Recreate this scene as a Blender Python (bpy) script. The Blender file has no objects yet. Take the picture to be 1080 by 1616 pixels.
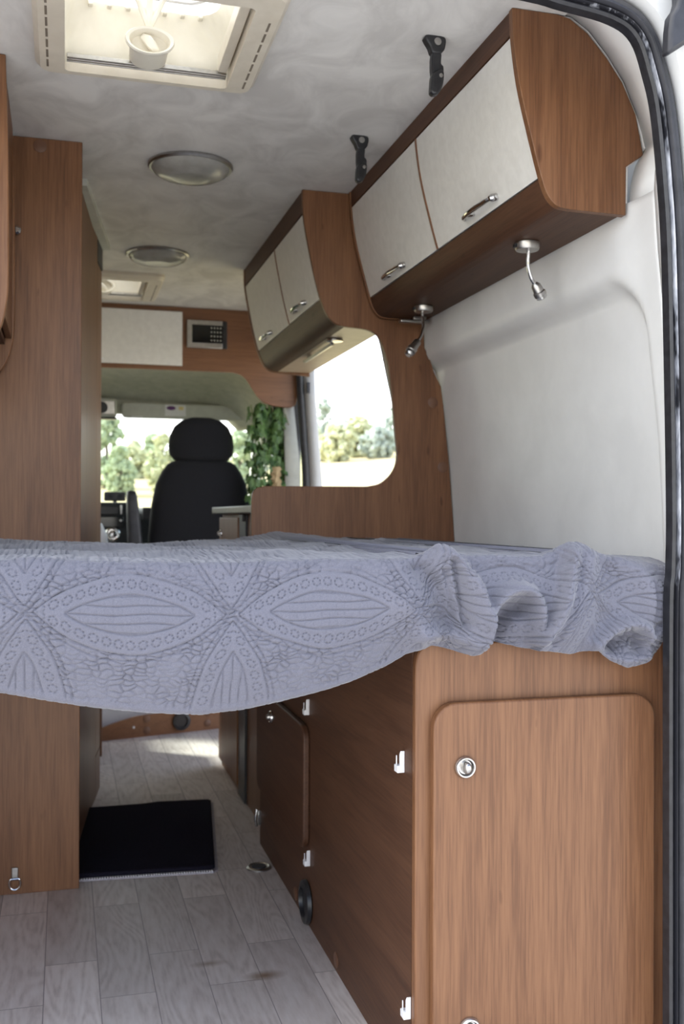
import bpy, math, random
import numpy as np
from mathutils import Vector, Matrix, noise
random.seed(7)
rng = np.random.default_rng(5)
S = bpy.context.scene
COL = S.collection
PI = math.pi
ZC = 1.905          # ceiling height above the van floor
CAMH = 0.95

# ------------------------------------------------------------------ camera
F_PX, YAW, PITCH, ROLL = 1597.58, 0.267981, 0.0044056, 0.0033815
cyw, syw = math.cos(YAW), math.sin(YAW)
r_ = Vector((cyw, -syw, 0)); f_ = Vector((syw*math.cos(PITCH), cyw*math.cos(PITCH), math.sin(PITCH)))
u_ = r_.cross(f_)
r2 = r_*math.cos(ROLL)+u_*math.sin(ROLL); u2 = -r_*math.sin(ROLL)+u_*math.cos(ROLL)
cam = bpy.data.cameras.new('camera'); camo = bpy.data.objects.new('camera', cam); COL.objects.link(camo)
camo.matrix_world = Matrix(((r2.x, u2.x, -f_.x, 0), (r2.y, u2.y, -f_.y, 0), (r2.z, u2.z, -f_.z, CAMH), (0, 0, 0, 1)))
cam.sensor_fit = 'VERTICAL'; cam.sensor_height = 36.0; cam.lens = F_PX/1616*36.0
cam.clip_start = 0.02; cam.clip_end = 400
cam.dof.use_dof = True; cam.dof.focus_distance = 1.65; cam.dof.aperture_fstop = 6.3
S.camera = camo

# ------------------------------------------------------------------ materials
def nmat(name, base=(.8, .8, .8), rough=.5, metal=0.0, spec=.5):
    m = bpy.data.materials.new(name); m.use_nodes = True
    b = m.node_tree.nodes['Principled BSDF']
    b.inputs['Base Color'].default_value = (*base, 1); b.inputs['Roughness'].default_value = rough
    b.inputs['Metallic'].default_value = metal; b.inputs['Specular IOR Level'].default_value = spec
    return m, m.node_tree, b
def N(nt, t, **kw):
    n = nt.nodes.new(t)
    for k, v in kw.items():
        if k in n.inputs: n.inputs[k].default_value = v
        else: setattr(n, k, v)
    return n
def ramp(nt, stops):
    r = nt.nodes.new('ShaderNodeValToRGB'); e = r.color_ramp.elements
    while len(e) < len(stops): e.new(.5)
    for x, (p, c) in zip(e, stops): x.position = p; x.color = (*c, 1)
    return r
def wood(name, axis='Z', a=(.128, .055, .0245), b=(.214, .101, .047), rough=.44, scale=1.0):
    m, nt, bs = nmat(name, rough=rough, spec=.38)
    tc = N(nt, 'ShaderNodeTexCoord'); L = nt.links.new
    def mp(s_across, s_along):
        v = [s_across]*3; v['XYZ'.index(axis)] = s_along
        q = N(nt, 'ShaderNodeMapping'); q.inputs['Scale'].default_value = v
        L(tc.outputs['Object'], q.inputs['Vector']); return q
    g1 = N(nt, 'ShaderNodeTexNoise', Scale=1.0, Detail=5.0, Roughness=.6); L(mp(260*scale, 9*scale).outputs[0], g1.inputs['Vector'])
    g2 = N(nt, 'ShaderNodeTexNoise', Scale=1.0, Detail=4.0, Roughness=.55, Distortion=.5); L(mp(26*scale, 1.6*scale).outputs[0], g2.inputs['Vector'])
    kn = N(nt, 'ShaderNodeTexNoise', Scale=1.0, Detail=1.0); L(mp(45*scale, 14*scale).outputs[0], kn.inputs['Vector'])
    mx = N(nt, 'ShaderNodeMath', operation='MULTIPLY_ADD'); mx.inputs[1].default_value = .55
    h = N(nt, 'ShaderNodeMath', operation='MULTIPLY'); h.inputs[1].default_value = .45
    L(g2.outputs['Fac'], h.inputs[0]); L(g1.outputs['Fac'], mx.inputs[0]); L(h.outputs[0], mx.inputs[2])
    mid = tuple((x+y)/2 for x, y in zip(a, b)); dk = tuple(x*.72 for x in a)
    r = ramp(nt, [(.28, dk), (.42, a), (.53, mid), (.68, b)]); L(mx.outputs[0], r.inputs[0])
    kr = ramp(nt, [(.74, (1, 1, 1)), (.82, (.62, .55, .5))]); L(kn.outputs['Fac'], kr.inputs[0])
    ml = N(nt, 'ShaderNodeMixRGB', blend_type='MULTIPLY', Fac=1.0); L(r.outputs[0], ml.inputs[1]); L(kr.outputs[0], ml.inputs[2])
    L(ml.outputs[0], bs.inputs['Base Color'])
    bp = N(nt, 'ShaderNodeBump', Strength=.06, Distance=.001); L(g1.outputs['Fac'], bp.inputs['Height']); L(bp.outputs[0], bs.inputs['Normal'])
    return m
def mottled(name, c1, c2, scale, rough=.6, stretch=(1, 1, 1), bump=0.0, detail=4.0, lo=.35, hi=.65, dist=.3):
    m, nt, bs = nmat(name, rough=rough); L = nt.links.new
    tc = N(nt, 'ShaderNodeTexCoord'); mp = N(nt, 'ShaderNodeMapping'); mp.inputs['Scale'].default_value = stretch
    L(tc.outputs['Object'], mp.inputs['Vector'])
    n = N(nt, 'ShaderNodeTexNoise', Scale=scale, Detail=detail, Roughness=.6, Distortion=dist); L(mp.outputs[0], n.inputs['Vector'])
    r = ramp(nt, [(lo, c1), (hi, c2)]); L(n.outputs['Fac'], r.inputs[0]); L(r.outputs[0], bs.inputs['Base Color'])
    if bump:
        b = N(nt, 'ShaderNodeBump', Strength=bump, Distance=.002); L(n.outputs['Fac'], b.inputs['Height']); L(b.outputs[0], bs.inputs['Normal'])
    return m

M = {}
M['wood'] = wood('wood_upright')
M['wood_x'] = wood('wood_crosswise', 'X', (.16, .070, .032), (.225, .105, .050))
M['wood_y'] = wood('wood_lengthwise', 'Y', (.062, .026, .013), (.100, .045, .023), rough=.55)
M['tan'] = mottled('outdoor_lit_wood', (.35, .25, .18), (.40, .295, .215), 25, .4)  # locker wood made paler: outdoor light on the underside put into the colour
M['edge'] = mottled('wood_edge_band', (.16, .072, .036), (.21, .10, .052), 30, .35, (1, 1, .1))
M['white'] = mottled('cream_laminate', (.70, .685, .64), (.76, .745, .70), 40, .32)
M['ceiling'] = mottled('ceiling_fabric', (.56, .54, .515), (.72, .70, .67), 5.5, .85, (1.5, 1, 1), .08, 6, .36, .64, .9)
M['wall'] = mottled('white_wall_liner', (.74, .735, .72), (.80, .795, .78), 6, .42)
M['paint'] = mottled('white_body_paint', (.56, .565, .57), (.62, .625, .63), 3, .22)
M['beige'] = mottled('beige_plastic', (.60, .54, .44), (.66, .60, .50), 15, .4)
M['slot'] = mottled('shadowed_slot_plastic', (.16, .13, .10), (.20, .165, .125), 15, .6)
M['cream'] = mottled('cream_plastic', (.72, .68, .58), (.78, .74, .65), 12, .45)
M['rubber'] = mottled('black_rubber', (.006, .006, .008), (.016, .016, .020), 60, .42)
M['rubber_grey'] = mottled('grey_rubber', (.016, .0165, .021), (.030, .030, .037), 25, .5)
M['black'] = mottled('black_plastic', (.010, .010, .012), (.022, .022, .024), 40, .38)
M['seat'] = mottled('black_seat_cloth', (.0035, .0037, .006), (.007, .0075, .011), 300, .95, bump=.2)
M['dash'] = mottled('dark_dashboard', (.010, .014, .016), (.02, .024, .026), 40, .6)
M['chrome'] = nmat('chrome', (.56, .55, .545), .12, 1.0)[0]
M['nickel'] = mottled('brushed_nickel', (.40, .385, .365), (.48, .465, .445), 80, .32); M['nickel'].node_tree.nodes['Principled BSDF'].inputs['Metallic'].default_value = 1
M['clip'] = mottled('white_plastic', (.74, .74, .76), (.80, .80, .82), 30, .4)
M['cap'] = mottled('brown_screw_cap', (.125, .058, .032), (.15, .072, .040), 30, .5)
M['headliner'] = mottled('grey_green_headliner', (.40, .40, .34), (.48, .48, .41), 20, .8)
M['visor'] = mottled('pale_visor_vinyl', (.50, .51, .47), (.57, .58, .53), 20, .6)
M['mat'] = mottled('dark_mat_pile', (.006, .0055, .012), (.020, .018, .030), 420, 1.0, bump=.6)
M['mat'].node_tree.nodes['Principled BSDF'].inputs['Specular IOR Level'].default_value = .1
M['matedge'] = mottled('pale_rubber_rim', (.30, .28, .32), (.42, .40, .44), 120, .6)
M['worktop'] = mottled('dark_worktop', (.16, .16, .14), (.24, .24, .21), 60, .35)
M['foam'] = mottled('mattress_ticking', (.55, .55, .56), (.62, .62, .63), 20, .9)
M['purple'] = nmat('purple_print', (.12, .03, .16), .5)[0]
M['yellow'] = nmat('yellow_print', (.75, .62, .30), .5)[0]
M['screen'] = nmat('dark_glossy_screen', (.008, .009, .010), .12)[0]
M['button'] = nmat('pale_button', (.45, .44, .38), .4)[0]
M['leaf'] = mottled('ivy_leaf', (.022, .065, .014), (.11, .20, .055), 34, .5, detail=2)
M['vine'] = mottled('ivy_vine', (.12, .20, .04), (.25, .30, .08), 30, .6)
M['dry'] = mottled('dry_leaf', (.34, .24, .12), (.45, .33, .18), 30, .7)
M['bark'] = mottled('bark', (.09, .07, .05), (.16, .13, .10), 6, .9)
M['shade'] = mottled('frosted_lamp_glass', (.27, .26, .24), (.36, .35, .32), 14, .22)

# translucent dome
def translucent(name, col, mix=.6):
    m, nt, bs = nmat(name, col, .35); L = nt.links.new
    t = N(nt, 'ShaderNodeBsdfTranslucent'); t.inputs['Color'].default_value = (*col, 1)
    x = N(nt, 'ShaderNodeMixShader', Fac=mix); out = nt.nodes['Material Output']
    L(bs.outputs[0], x.inputs[1]); L(t.outputs[0], x.inputs[2]); L(x.outputs[0], out.inputs['Surface'])
    return m
M['dome'] = translucent('milky_dome', (.94, .94, .92), .75)
def glass(name, tint, refl=.06):
    m = bpy.data.materials.new(name); m.use_nodes = True; nt = m.node_tree; L = nt.links.new
    nt.nodes.remove(nt.nodes['Principled BSDF'])
    t = N(nt, 'ShaderNodeBsdfTransparent'); t.inputs['Color'].default_value = (*tint, 1)
    g = N(nt, 'ShaderNodeBsdfGlossy', Roughness=.02); x = N(nt, 'ShaderNodeMixShader', Fac=refl)
    L(t.outputs[0], x.inputs[1]); L(g.outputs[0], x.inputs[2]); L(x.outputs[0], nt.nodes['Material Output'].inputs['Surface'])
    return m
M['glass'] = glass('windscreen_glass', (.90, .95, .91))
M['lens'] = glass('lamp_lens', (.95, .95, .95), .35)

# floor: vinyl planks running lengthwise
def floor_mat():
    m, nt, bs = nmat('vinyl_planks', rough=.42); L = nt.links.new
    tc = N(nt, 'ShaderNodeTexCoord')
    sw = N(nt, 'ShaderNodeMapping'); sw.inputs['Rotation'].default_value = (0, 0, PI/2); sw.inputs['Location'].default_value = (.13, .035, 0)
    L(tc.outputs['Object'], sw.inputs['Vector'])
    br = N(nt, 'ShaderNodeTexBrick', Scale=1.0); br.offset = .37; br.squash = 1
    br.inputs['Brick Width'].default_value = .48; br.inputs['Row Height'].default_value = .108
    br.inputs['Mortar Size'].default_value = .0011; br.inputs['Mortar Smooth'].default_value = .2; br.inputs['Bias'].default_value = 0
    br.inputs['Color1'].default_value = (.0, .0, .0, 1); br.inputs['Color2'].default_value = (1, 1, 1, 1); br.inputs['Mortar'].default_value = (.5, .5, .5, 1)
    L(sw.outputs[0], br.inputs['Vector'])
    # offset grain per plank
    vm = N(nt, 'ShaderNodeVectorMath', operation='MULTIPLY_ADD'); vm.inputs[1].default_value = (3.1, 7.7, 5.3)
    L(br.outputs['Color'], vm.inputs[0]); L(tc.outputs['Object'], vm.inputs[2])
    mp = N(nt, 'ShaderNodeMapping'); mp.inputs['Scale'].default_value = (1, .17, 1); L(vm.outputs[0], mp.inputs['Vector'])
    n1 = N(nt, 'ShaderNodeTexNoise', Scale=7.0, Detail=1.5, Distortion=.6); L(mp.outputs[0], n1.inputs['Vector'])
    sn = N(nt, 'ShaderNodeMath', operation='MULTIPLY'); sn.inputs[1].default_value = 120.0; L(n1.outputs['Fac'], sn.inputs[0])
    si = N(nt, 'ShaderNodeMath', operation='SINE'); L(sn.outputs[0], si.inputs[0])
    n2 = N(nt, 'ShaderNodeTexNoise', Scale=110.0, Detail=4.0); L(mp.outputs[0], n2.inputs['Vector'])
    ad = N(nt, 'ShaderNodeMath', operation='MULTIPLY_ADD'); ad.inputs[1].default_value = .075; hn = N(nt, 'ShaderNodeMath', operation='MULTIPLY_ADD'); hn.inputs[1].default_value = .6; hn.inputs[2].default_value = .2; L(n2.outputs['Fac'], hn.inputs[0])
    L(si.outputs[0], ad.inputs[0]); L(hn.outputs[0], ad.inputs[2])
    cr = ramp(nt, [(.30, (.49, .435, .405)), (.5, (.64, .585, .55)), (.68, (.71, .665, .635))]); L(ad.outputs[0], cr.inputs[0])
    tone = ramp(nt, [(0, (.80, .78, .78)), (1, (1.08, 1.06, 1.05))]); L(br.outputs['Color'], tone.inputs[0])
    ml = N(nt, 'ShaderNodeMixRGB', blend_type='MULTIPLY', Fac=1.0); L(cr.outputs[0], ml.inputs[1]); L(tone.outputs[0], ml.inputs[2])
    mo = N(nt, 'ShaderNodeMixRGB', blend_type='MIX'); L(br.outputs['Fac'], mo.inputs[0]); L(ml.outputs[0], mo.inputs[1]); mo.inputs[2].default_value = (.26, .225, .215, 1)
    # two brown scuffs
    last = mo
    for (cx, cy, rx, ry, k) in ((.405, 2.065, .05, .026, .95), (.30, 2.15, .045, .018, .7)):
        gm = N(nt, 'ShaderNodeMapping'); gm.inputs['Location'].default_value = (-cx/rx, -cy/ry, 0); gm.inputs['Scale'].default_value = (1/rx, 1/ry, 0)
        L(tc.outputs['Object'], gm.inputs['Vector'])
        gr = N(nt, 'ShaderNodeTexGradient', gradient_type='SPHERICAL'); L(gm.outputs[0], gr.inputs['Vector'])
        q = N(nt, 'ShaderNodeMath', operation='MULTIPLY'); q.inputs[1].default_value = k; L(gr.outputs['Fac'], q.inputs[0])
        mm = N(nt, 'ShaderNodeMixRGB'); L(q.outputs[0], mm.inputs[0]); L(last.outputs[0], mm.inputs[1]); mm.inputs[2].default_value = (.17, .095, .045, 1); last = mm
    L(last.outputs[0], bs.inputs['Base Color'])
    bp = N(nt, 'ShaderNodeBump', Strength=.05, Distance=.001); L(ad.outputs[0], bp.inputs['Height']); L(bp.outputs[0], bs.inputs['Normal'])
    return m
M['floor'] = floor_mat()
# quilt
def quilt_mat():
    m, nt, bs = nmat('grey_blue_quilt', (.15, .155, .20), .9, spec=.2); L = nt.links.new
    tc = N(nt, 'ShaderNodeTexCoord')
    n = N(nt, 'ShaderNodeTexNoise', Scale=900.0, Detail=2.0); L(tc.outputs['Object'], n.inputs['Vector'])
    n2 = N(nt, 'ShaderNodeTexNoise', Scale=110.0, Detail=4.0); L(tc.outputs['Object'], n2.inputs['Vector'])
    r = ramp(nt, [(.3, (.104, .104, .132)), (.7, (.150, .150, .184))]); L(n.outputs['Fac'], r.inputs[0]); L(r.outputs[0], bs.inputs['Base Color'])
    b = N(nt, 'ShaderNodeBump', Strength=.35, Distance=.0025); L(n2.outputs['Fac'], b.inputs['Height'])
    b2 = N(nt, 'ShaderNodeBump', Strength=.25, Distance=.0006); L(n.outputs['Fac'], b2.inputs['Height']); L(b.outputs[0], b2.inputs['Normal'])
    L(b2.outputs[0], bs.inputs['Normal'])
    bs.inputs['Sheen Weight'].default_value = .25
    return m
M['quilt'] = quilt_mat()
# scuffed silver strip of the seal
def scuff_mat():
    m, nt, bs = nmat('worn_strip', rough=.3); L = nt.links.new
    tc = N(nt, 'ShaderNodeTexCoord'); mp = N(nt, 'ShaderNodeMapping'); mp.inputs['Scale'].default_value = (14, 14, 3.2)
    L(tc.outputs['Object'], mp.inputs['Vector'])
    n = N(nt, 'ShaderNodeTexNoise', Scale=1.0, Detail=5.0, Roughness=.7); L(mp.outputs[0], n.inputs['Vector'])
    r = ramp(nt, [(.46, (.02, .02, .025)), (.52, (.30, .31, .35)), (.60, (.62, .63, .68))]); sz = N(nt, 'ShaderNodeSeparateXYZ'); L(tc.outputs['Object'], sz.inputs[0])
    wz = N(nt, 'ShaderNodeMapRange'); wz.inputs[1].default_value = .70; wz.inputs[2].default_value = .86; wz.inputs[3].default_value = -.25; wz.inputs[4].default_value = 0; L(sz.outputs['Z'], wz.inputs[0])
    wa = N(nt, 'ShaderNodeMath', operation='ADD'); L(n.outputs['Fac'], wa.inputs[0]); L(wz.outputs[0], wa.inputs[1])
    L(wa.outputs[0], r.inputs[0]); L(r.outputs[0], bs.inputs['Base Color'])
    return m
M['scuff'] = scuff_mat()
def foliage_mat(name, a, b):  # leaf colours are paled, so the distance haze sits in them
    return mottled(name, a, b, 2.2, .9, detail=6, lo=.3, hi=.7)
M['fol1'] = foliage_mat('foliage_green', (.26, .33, .21), (.44, .52, .34))
M['fol2'] = foliage_mat('foliage_yellow_green', (.40, .43, .26), (.56, .58, .38))
M['fol3'] = foliage_mat('foliage_blue_green', (.28, .34, .30), (.42, .48, .42))
M['gravel'] = mottled('pale_gravel', (.40, .395, .39), (.52, .515, .51), 9, .95)
M['field'] = mottled('dry_meadow', (.34, .29, .15), (.44, .38, .215), 1.5, .95)

# ------------------------------------------------------------------ mesh helper
class MB:
    def __init__(s): s.v = []; s.f = []; s.m = []; s.cur = 0
    def add(s, vs, fs):
        o = len(s.v); s.v += [tuple(p) for p in vs]; s.f += [tuple(i+o for i in f) for f in fs]; s.m += [s.cur]*len(fs); return s
    def box(s, x0, x1, y0, y1, z0, z1):
        vs = [(x, y, z) for x in (x0, x1) for y in (y0, y1) for z in (z0, z1)]
        return s.add(vs, [(0, 1, 3, 2), (4, 6, 7, 5), (0, 4, 5, 1), (2, 3, 7, 6), (0, 2, 6, 4), (1, 5, 7, 3)])
    def prism(s, poly, axis, a, b):
        # poly: 2-D outline in the two other axes (in x,y,z order)
        A = sum(p[0]*q[1]-q[0]*p[1] for p, q in zip(poly, poly[1:]+poly[:1]))
        if A < 0: poly = poly[::-1]
        def P(p, t):
            return {'x': (t, p[0], p[1]), 'y': (p[0], t, p[1]), 'z': (p[0], p[1], t)}[axis]
        if (axis == 'y') ^ (a > b): a, b = b, a
        n = len(poly); vs = [P(p, a) for p in poly]+[P(p, b) for p in poly]
        fs = [tuple(range(n-1, -1, -1)), tuple(range(n, 2*n))]+[(i, (i+1) % n, n+(i+1) % n, n+i) for i in range(n)]
        return s.add(vs, fs)
    def grid(s, rows, closed=False, flip=False):
        nr, nc = len(rows), len(rows[0]); vs = [p for r in rows for p in r]; fs = []
        for i in range(nr-1):
            for j in range(nc if closed else nc-1):
                k = (j+1) % nc; q = (i*nc+j, i*nc+k, (i+1)*nc+k, (i+1)*nc+j); fs.append(q[::-1] if flip else q)
        return s.add(vs, fs)
    def loft(s, rings):
        n = len(rings[0]); s.grid(rings, True); o = len(s.v)-n*len(rings)
        s.f.append(tuple(o+i for i in range(n-1, -1, -1))); s.f.append(tuple(o+n*(len(rings)-1)+i for i in range(n))); s.m += [s.cur]*2; return s
    def tube(s, pts, rad, n=10, rads=None):
        pts = [Vector(p) for p in pts]; rings = []; up = None
        for i, p in enumerate(pts):
            d = (pts[min(i+1, len(pts)-1)]-pts[max(i-1, 0)]).normalized()
            if up is None:
                up = Vector((0, 0, 1)) if abs(d.z) < .9 else Vector((1, 0, 0))
            a = d.cross(up).normalized(); b = a.cross(d).normalized(); up = b
            R = rads[i] if rads else rad; R = R if isinstance(R, tuple) else (R, R)
            rings.append([p+a*(R[0]*math.cos(t))-b*(R[1]*math.sin(t)) for t in (2*PI*k/n for k in range(n))])
        return s.loft(rings[::-1])
    def lathe(s, prof, c, d=(0, 0, 1), n=32):
        # prof: (radius, height along d)
        d = Vector(d).normalized(); a = d.orthogonal().normalized(); b = d.cross(a); c = Vector(c)
        rings = [[c+d*h+(a*math.cos(2*PI*k/n)+b*math.sin(2*PI*k/n))*max(r, 1e-5) for k in range(n)] for r, h in prof]
        return s.loft(rings)
    def build(s, name, mat, parent=None, bevel=0, seg=2, smooth=True, sub=0, angle=35, solid=0):
        off = Vector((0, 0, 0))
        if parent is not None:
            off = Vector(parent.get('_w', (0, 0, 0)))
        me = bpy.data.meshes.new(name); me.from_pydata([Vector(p)-off for p in s.v], [], s.f)
        for mt in (mat if isinstance(mat, (list, tuple)) else [mat]): me.materials.append(mt)
        for p, k in zip(me.polygons, s.m): p.material_index = k
        me.update()
        if smooth:
            me.polygons.foreach_set('use_smooth', [True]*len(me.polygons)); me.set_sharp_from_angle(angle=math.radians(angle))
        o = bpy.data.objects.new(name, me); COL.objects.link(o)
        if parent is not None: o.parent = parent; o['_w'] = tuple(off)
        if solid:
            q = o.modifiers.new('solid', 'SOLIDIFY'); q.thickness = solid; q.offset = 0
        if bevel:
            q = o.modifiers.new('bevel', 'BEVEL'); q.width = bevel; q.segments = seg; q.limit_method = 'ANGLE'; q.angle_limit = math.radians(40)
            q.harden_normals = False
        if sub:
            q = o.modifiers.new('sub', 'SUBSURF'); q.levels = sub; q.render_levels = sub
        return o
def tag(o, label=None, cat=None, group=None, kind=None):
    if label: o['label'] = label
    if cat: o['category'] = cat
    if group: o['group'] = group
    if kind: o['kind'] = kind
    return o
def thing(name, loc, label, cat, group=None):
    o = bpy.data.objects.new(name, None); COL.objects.link(o); o.location = loc; o['_w'] = tuple(loc)
    o.empty_display_size = .05
    return tag(o, label, cat, group)
def struct(name, mb, mat, **kw):
    return tag(mb.build(name, mat, None, **kw), kind='structure')
def cat(pts, n=6, closed=False):
    # Catmull-Rom through points
    P = [np.array(p, float) for p in pts]; out = []; m = len(P)
    rngi = range(m if closed else m-1)
    for i in rngi:
        p0 = P[(i-1) % m] if closed or i > 0 else 2*P[0]-P[1]
        p1, p2 = P[i], P[(i+1) % m]
        p3 = P[(i+2) % m] if closed or i+2 < m else 2*P[-1]-P[-2]
        for k in range(n):
            t = k/n
            out.append(tuple(.5*(2*p1+(p2-p0)*t+(2*p0-5*p1+4*p2-p3)*t*t+(3*p1-p0-3*p2+p3)*t**3)))
    if not closed: out.append(tuple(P[-1]))
    return out
def rrect(x0, x1, y0, y1, r, n=8):
    out = []
    for cx, cy, a in ((x1-r, y1-r, 0), (x0+r, y1-r, 90), (x0+r, y0+r, 180), (x1-r, y0+r, 270)):
        for k in range(n+1):
            t = math.radians(a+90*k/n); out.append((cx+r*math.cos(t), cy+r*math.sin(t)))
    return out
def sring(cx, cy, z, hw, hd, p=3.0, n=36, ax='z'):
    out = []
    for k in range(n):
        t = 2*PI*k/n; c, s = math.cos(t), math.sin(t)
        x = hw*math.copysign(abs(c)**(2/p), c); y = hd*math.copysign(abs(s)**(2/p), s)
        out.append({'z': (cx+x, cy+y, z), 'y': (cx+x, z, cy-y)}[ax])
    return out

# ================================================================== SETTING
fl = MB().box(-.66, 1.16, 1.40, 5.9, -.05, 0); struct('floor', fl, M['floor'])
# exterior ground: flat round the van, rising to a meadow
def ground_z(x, y):
    rr = math.hypot(x-.3, y-3); t = math.atan2(y-3, x-.3)
    ahead = max(0.0, math.cos(t-math.radians(50)))                 # the meadow climbs ahead and to the right
    sl = .02+.083*min(1, ahead*1.6)-.020*sst(math.radians(62), math.radians(85), t)
    return -.62+max(0, min(rr, 85)-8)*sl
def sst(a, b, x):
    t = min(1, max(0, (x-a)/(b-a))); return t*t*(3-2*t)
rows = []
for rr in [0, 3, 6, 8, 10, 13, 17, 22, 28, 35, 44, 55, 70, 85, 130]:
    rows.append([(.3+rr*math.cos(2*PI*k/96), 3+rr*math.sin(2*PI*k/96), 0) for k in range(96)])
rows = [[(x, y, ground_z(x, y)) for x, y, _ in r] for r in rows]
g = MB().grid(rows, True)
g.m = [0 if (sum(g.v[i][1] for i in f)/4 < 3.0 and math.hypot(*(sum(g.v[i][k] for i in f)/4 for k in (0, 1))) < 16) else 1 for f in g.f]
struct('ground', g, [M['gravel'], M['field']])
# ceiling with two roof-light holes
SK = ((.167, 2.012, .174, .185), (.155, 4.275, .172, .185))      # centre x, y, half sizes of the opening
c = MB(); z0, z1 = ZC, ZC+.035
xs = (-.66, 1.0); Y0, Y1 = 1.50, 4.70
ys = [Y0]
for (cx, cy, hx, hy) in SK:
    c.box(xs[0], xs[1], ys[-1], cy-hy, z0, z1)
    c.box(xs[0], cx-hx, cy-hy, cy+hy, z0, z1); c.box(cx+hx, xs[1], cy-hy, cy+hy, z0, z1); ys.append(cy+hy)
c.box(xs[0], xs[1], ys[-1], Y1, z0, z1)
struct('ceiling', c, M['ceiling'])
# left wall and cab left side
w = MB().box(-.70, -.66, 1.46, 4.72, -.05, 1.96); struct('wall_left', w, M['wall'])
# right wall liner with pressed recess and upper rail
pz = [0, .7, .9, 1.1, 1.27, 1.35, 1.45, 1.56]; pxp = [1.175, 1.165, 1.149, 1.134, 1.117, 1.106, 1.095, 1.09]
bz = [0, .8, 1.1, 1.3, 1.45, 1.56]; bxp = [1.125, 1.122, 1.104, 1.076, 1.053, 1.049]
def sst(a, b, x):
    t = min(1, max(0, (x-a)/(b-a))); return t*t*(3-2*t)
dz = [0, .8, 1.1, 1.3, 1.45, 1.56]; dxp = [1.125, 1.122, 1.106, 1.082, 1.066, 1.058]
def wallX(y, z):
    p = float(np.interp(z, pz, pxp)); b = float(np.interp(z, bz, bxp)); b1 = float(np.interp(z, dz, dxp)); b = b1+(b-b1)*sst(1.70, 1.80, y)
    # rounded-rectangle signed distance: recess spans y>1.735, z<1.415
    r = .11; qx = (1.735+r)-y; qz = z-(1.415-r)
    d = math.hypot(max(qx, 0), max(qz, 0))-r if (qx > 0 or qz > 0) else max(qx, qz)-r
    m = sst(.020, -.020, d)
    return b+(p-b)*m
rows = []
for z in np.linspace(0, 1.56, 118):
    rows.append([(wallX(y, z), y, z) for y in np.linspace(1.66, 2.92, 110)])
wr = MB().grid(rows, flip=True)
upA = [(1.049, 1.56), (1.050, 1.63), (1.092, 1.662), (1.072, 1.735), (1.043, 1.795), (1.009, 1.841), (.968, 1.884), (.93, 1.906), (.80, 1.915), (.6, 1.916)]
wr.grid([[(x, y, z) for y in (1.745, 2.2, 2.92)] for x, z in upA], flip=True)
# sweep from the wall to the rear door opening
upS = [(1.058, 1.56), (1.060, 1.595), (1.070, 1.632), (1.0935, 1.672)]+upA[3:]
A = [(float(np.interp(z, dz, dxp)), z) for z in (0, .4, .8, 1.1, 1.3, 1.45, 1.56)]+upS[1:]
B = [(.972, 0), (.974, .4), (.976, .8), (.974, 1.1), (.968, 1.3), (.962, 1.45), (.955, 1.53), (.951, 1.57), (.947, 1.605), (.943, 1.64), (.932, 1.69), (.905, 1.738), (.858, 1.766), (.80, 1.776), (.70, 1.782), (.55, 1.785)]
struct('wall_right', wr, M['wall'], angle=60, solid=.004)
wr = MB(); rows = []
for (xa, za), (xb, zb) in zip(A, B):
    rows.append([(xb+(xa-xb)*(t**.75), 1.485+(1.66-1.485)*t, zb+(za-zb)*(t**.75)) for t in (0, .15, .35, .6, .8, 1)])
wr.grid(rows, flip=True)
wr.grid([[(x, 1.66, z), (x, 1.745, z)] for x, z in upS], flip=True)
struct('trim_7', wr, M['wall'], angle=60, solid=.004)
# header over the rear doors
hd = MB().grid([[(-.62, 1.485, 1.785), (.2, 1.485, 1.792), (.555, 1.485, 1.785)], [(-.62, 1.66, 1.915), (.2, 1.66, 1.917), (.605, 1.66, 1.915)]])
struct('trim_1', hd, M['wall'], solid=.004)
# outer body behind the liner, from the rear opening to the sliding door (rounded door corner)
ro = rrect(3.42, 4.62, -.12, 1.72, .14)
ow = MB()
ow.prism([(1.40, -.1), (2.93, -.1), (2.93, 1.78), (1.40, 1.78)], 'x', 1.185, 1.20)
pan = [(2.93, -.1), (3.25, -.1)] + [p for p in cat([(3.25, 1.0), (3.265, 1.15), (3.31, 1.30), (3.40, 1.45), (3.50, 1.60), (3.64, 1.71)], 5)] + [(4.56, 1.71), (4.70, 1.71), (4.70, 2.0), (2.93, 2.0)]
ow.prism(pan, 'x', 1.09, 1.13)
ow.box(.98, 1.20, 1.40, 4.70, 1.935, 1.96)
struct('wall_side', ow, M['paint'], bevel=.004)

# ------------------------------------------------------------------ rear door seal
seal_in = cat([(.962, -.05), (.962, .115), (.961, .758), (.965, .863), (.966, .968), (.962, 1.177), (.956, 1.386), (.948, 1.501), (.935, 1.615), (.920, 1.676), (.897, 1.733), (.855, 1.757), (.77, 1.768), (.66, 1.777), (.2, 1.786), (-.5, 1.777)], 5)
def offset(path, d):
    out = []
    for i, p in enumerate(path):
        a = path[max(i-1, 0)]; b = path[min(i+1, len(path)-1)]
        tx, tz = b[0]-a[0], b[1]-a[1]; l = math.hypot(tx, tz); out.append((p[0]+tz/l*d, p[1]-tx/l*d))
    return out
def sweep(mb, path, prof):
    # prof: closed loop of (outward, y)
    rings = [[(x, y, z) for (x, z), y in zip([o[i] for o in offs], [q[1] for q in prof])] for i in range(len(path)) for offs in [SW]] if False else None
    offs = [offset(path, q[0]) for q in prof]
    mb.loft([[(offs[j][i][0], prof[j][1], offs[j][i][1]) for j in range(len(prof))] for i in range(len(path))])
seal = thing('door_seal', (.96, 1.47, 0), 'black rubber seal around the right and top of the rear door opening', 'door seal')
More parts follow.
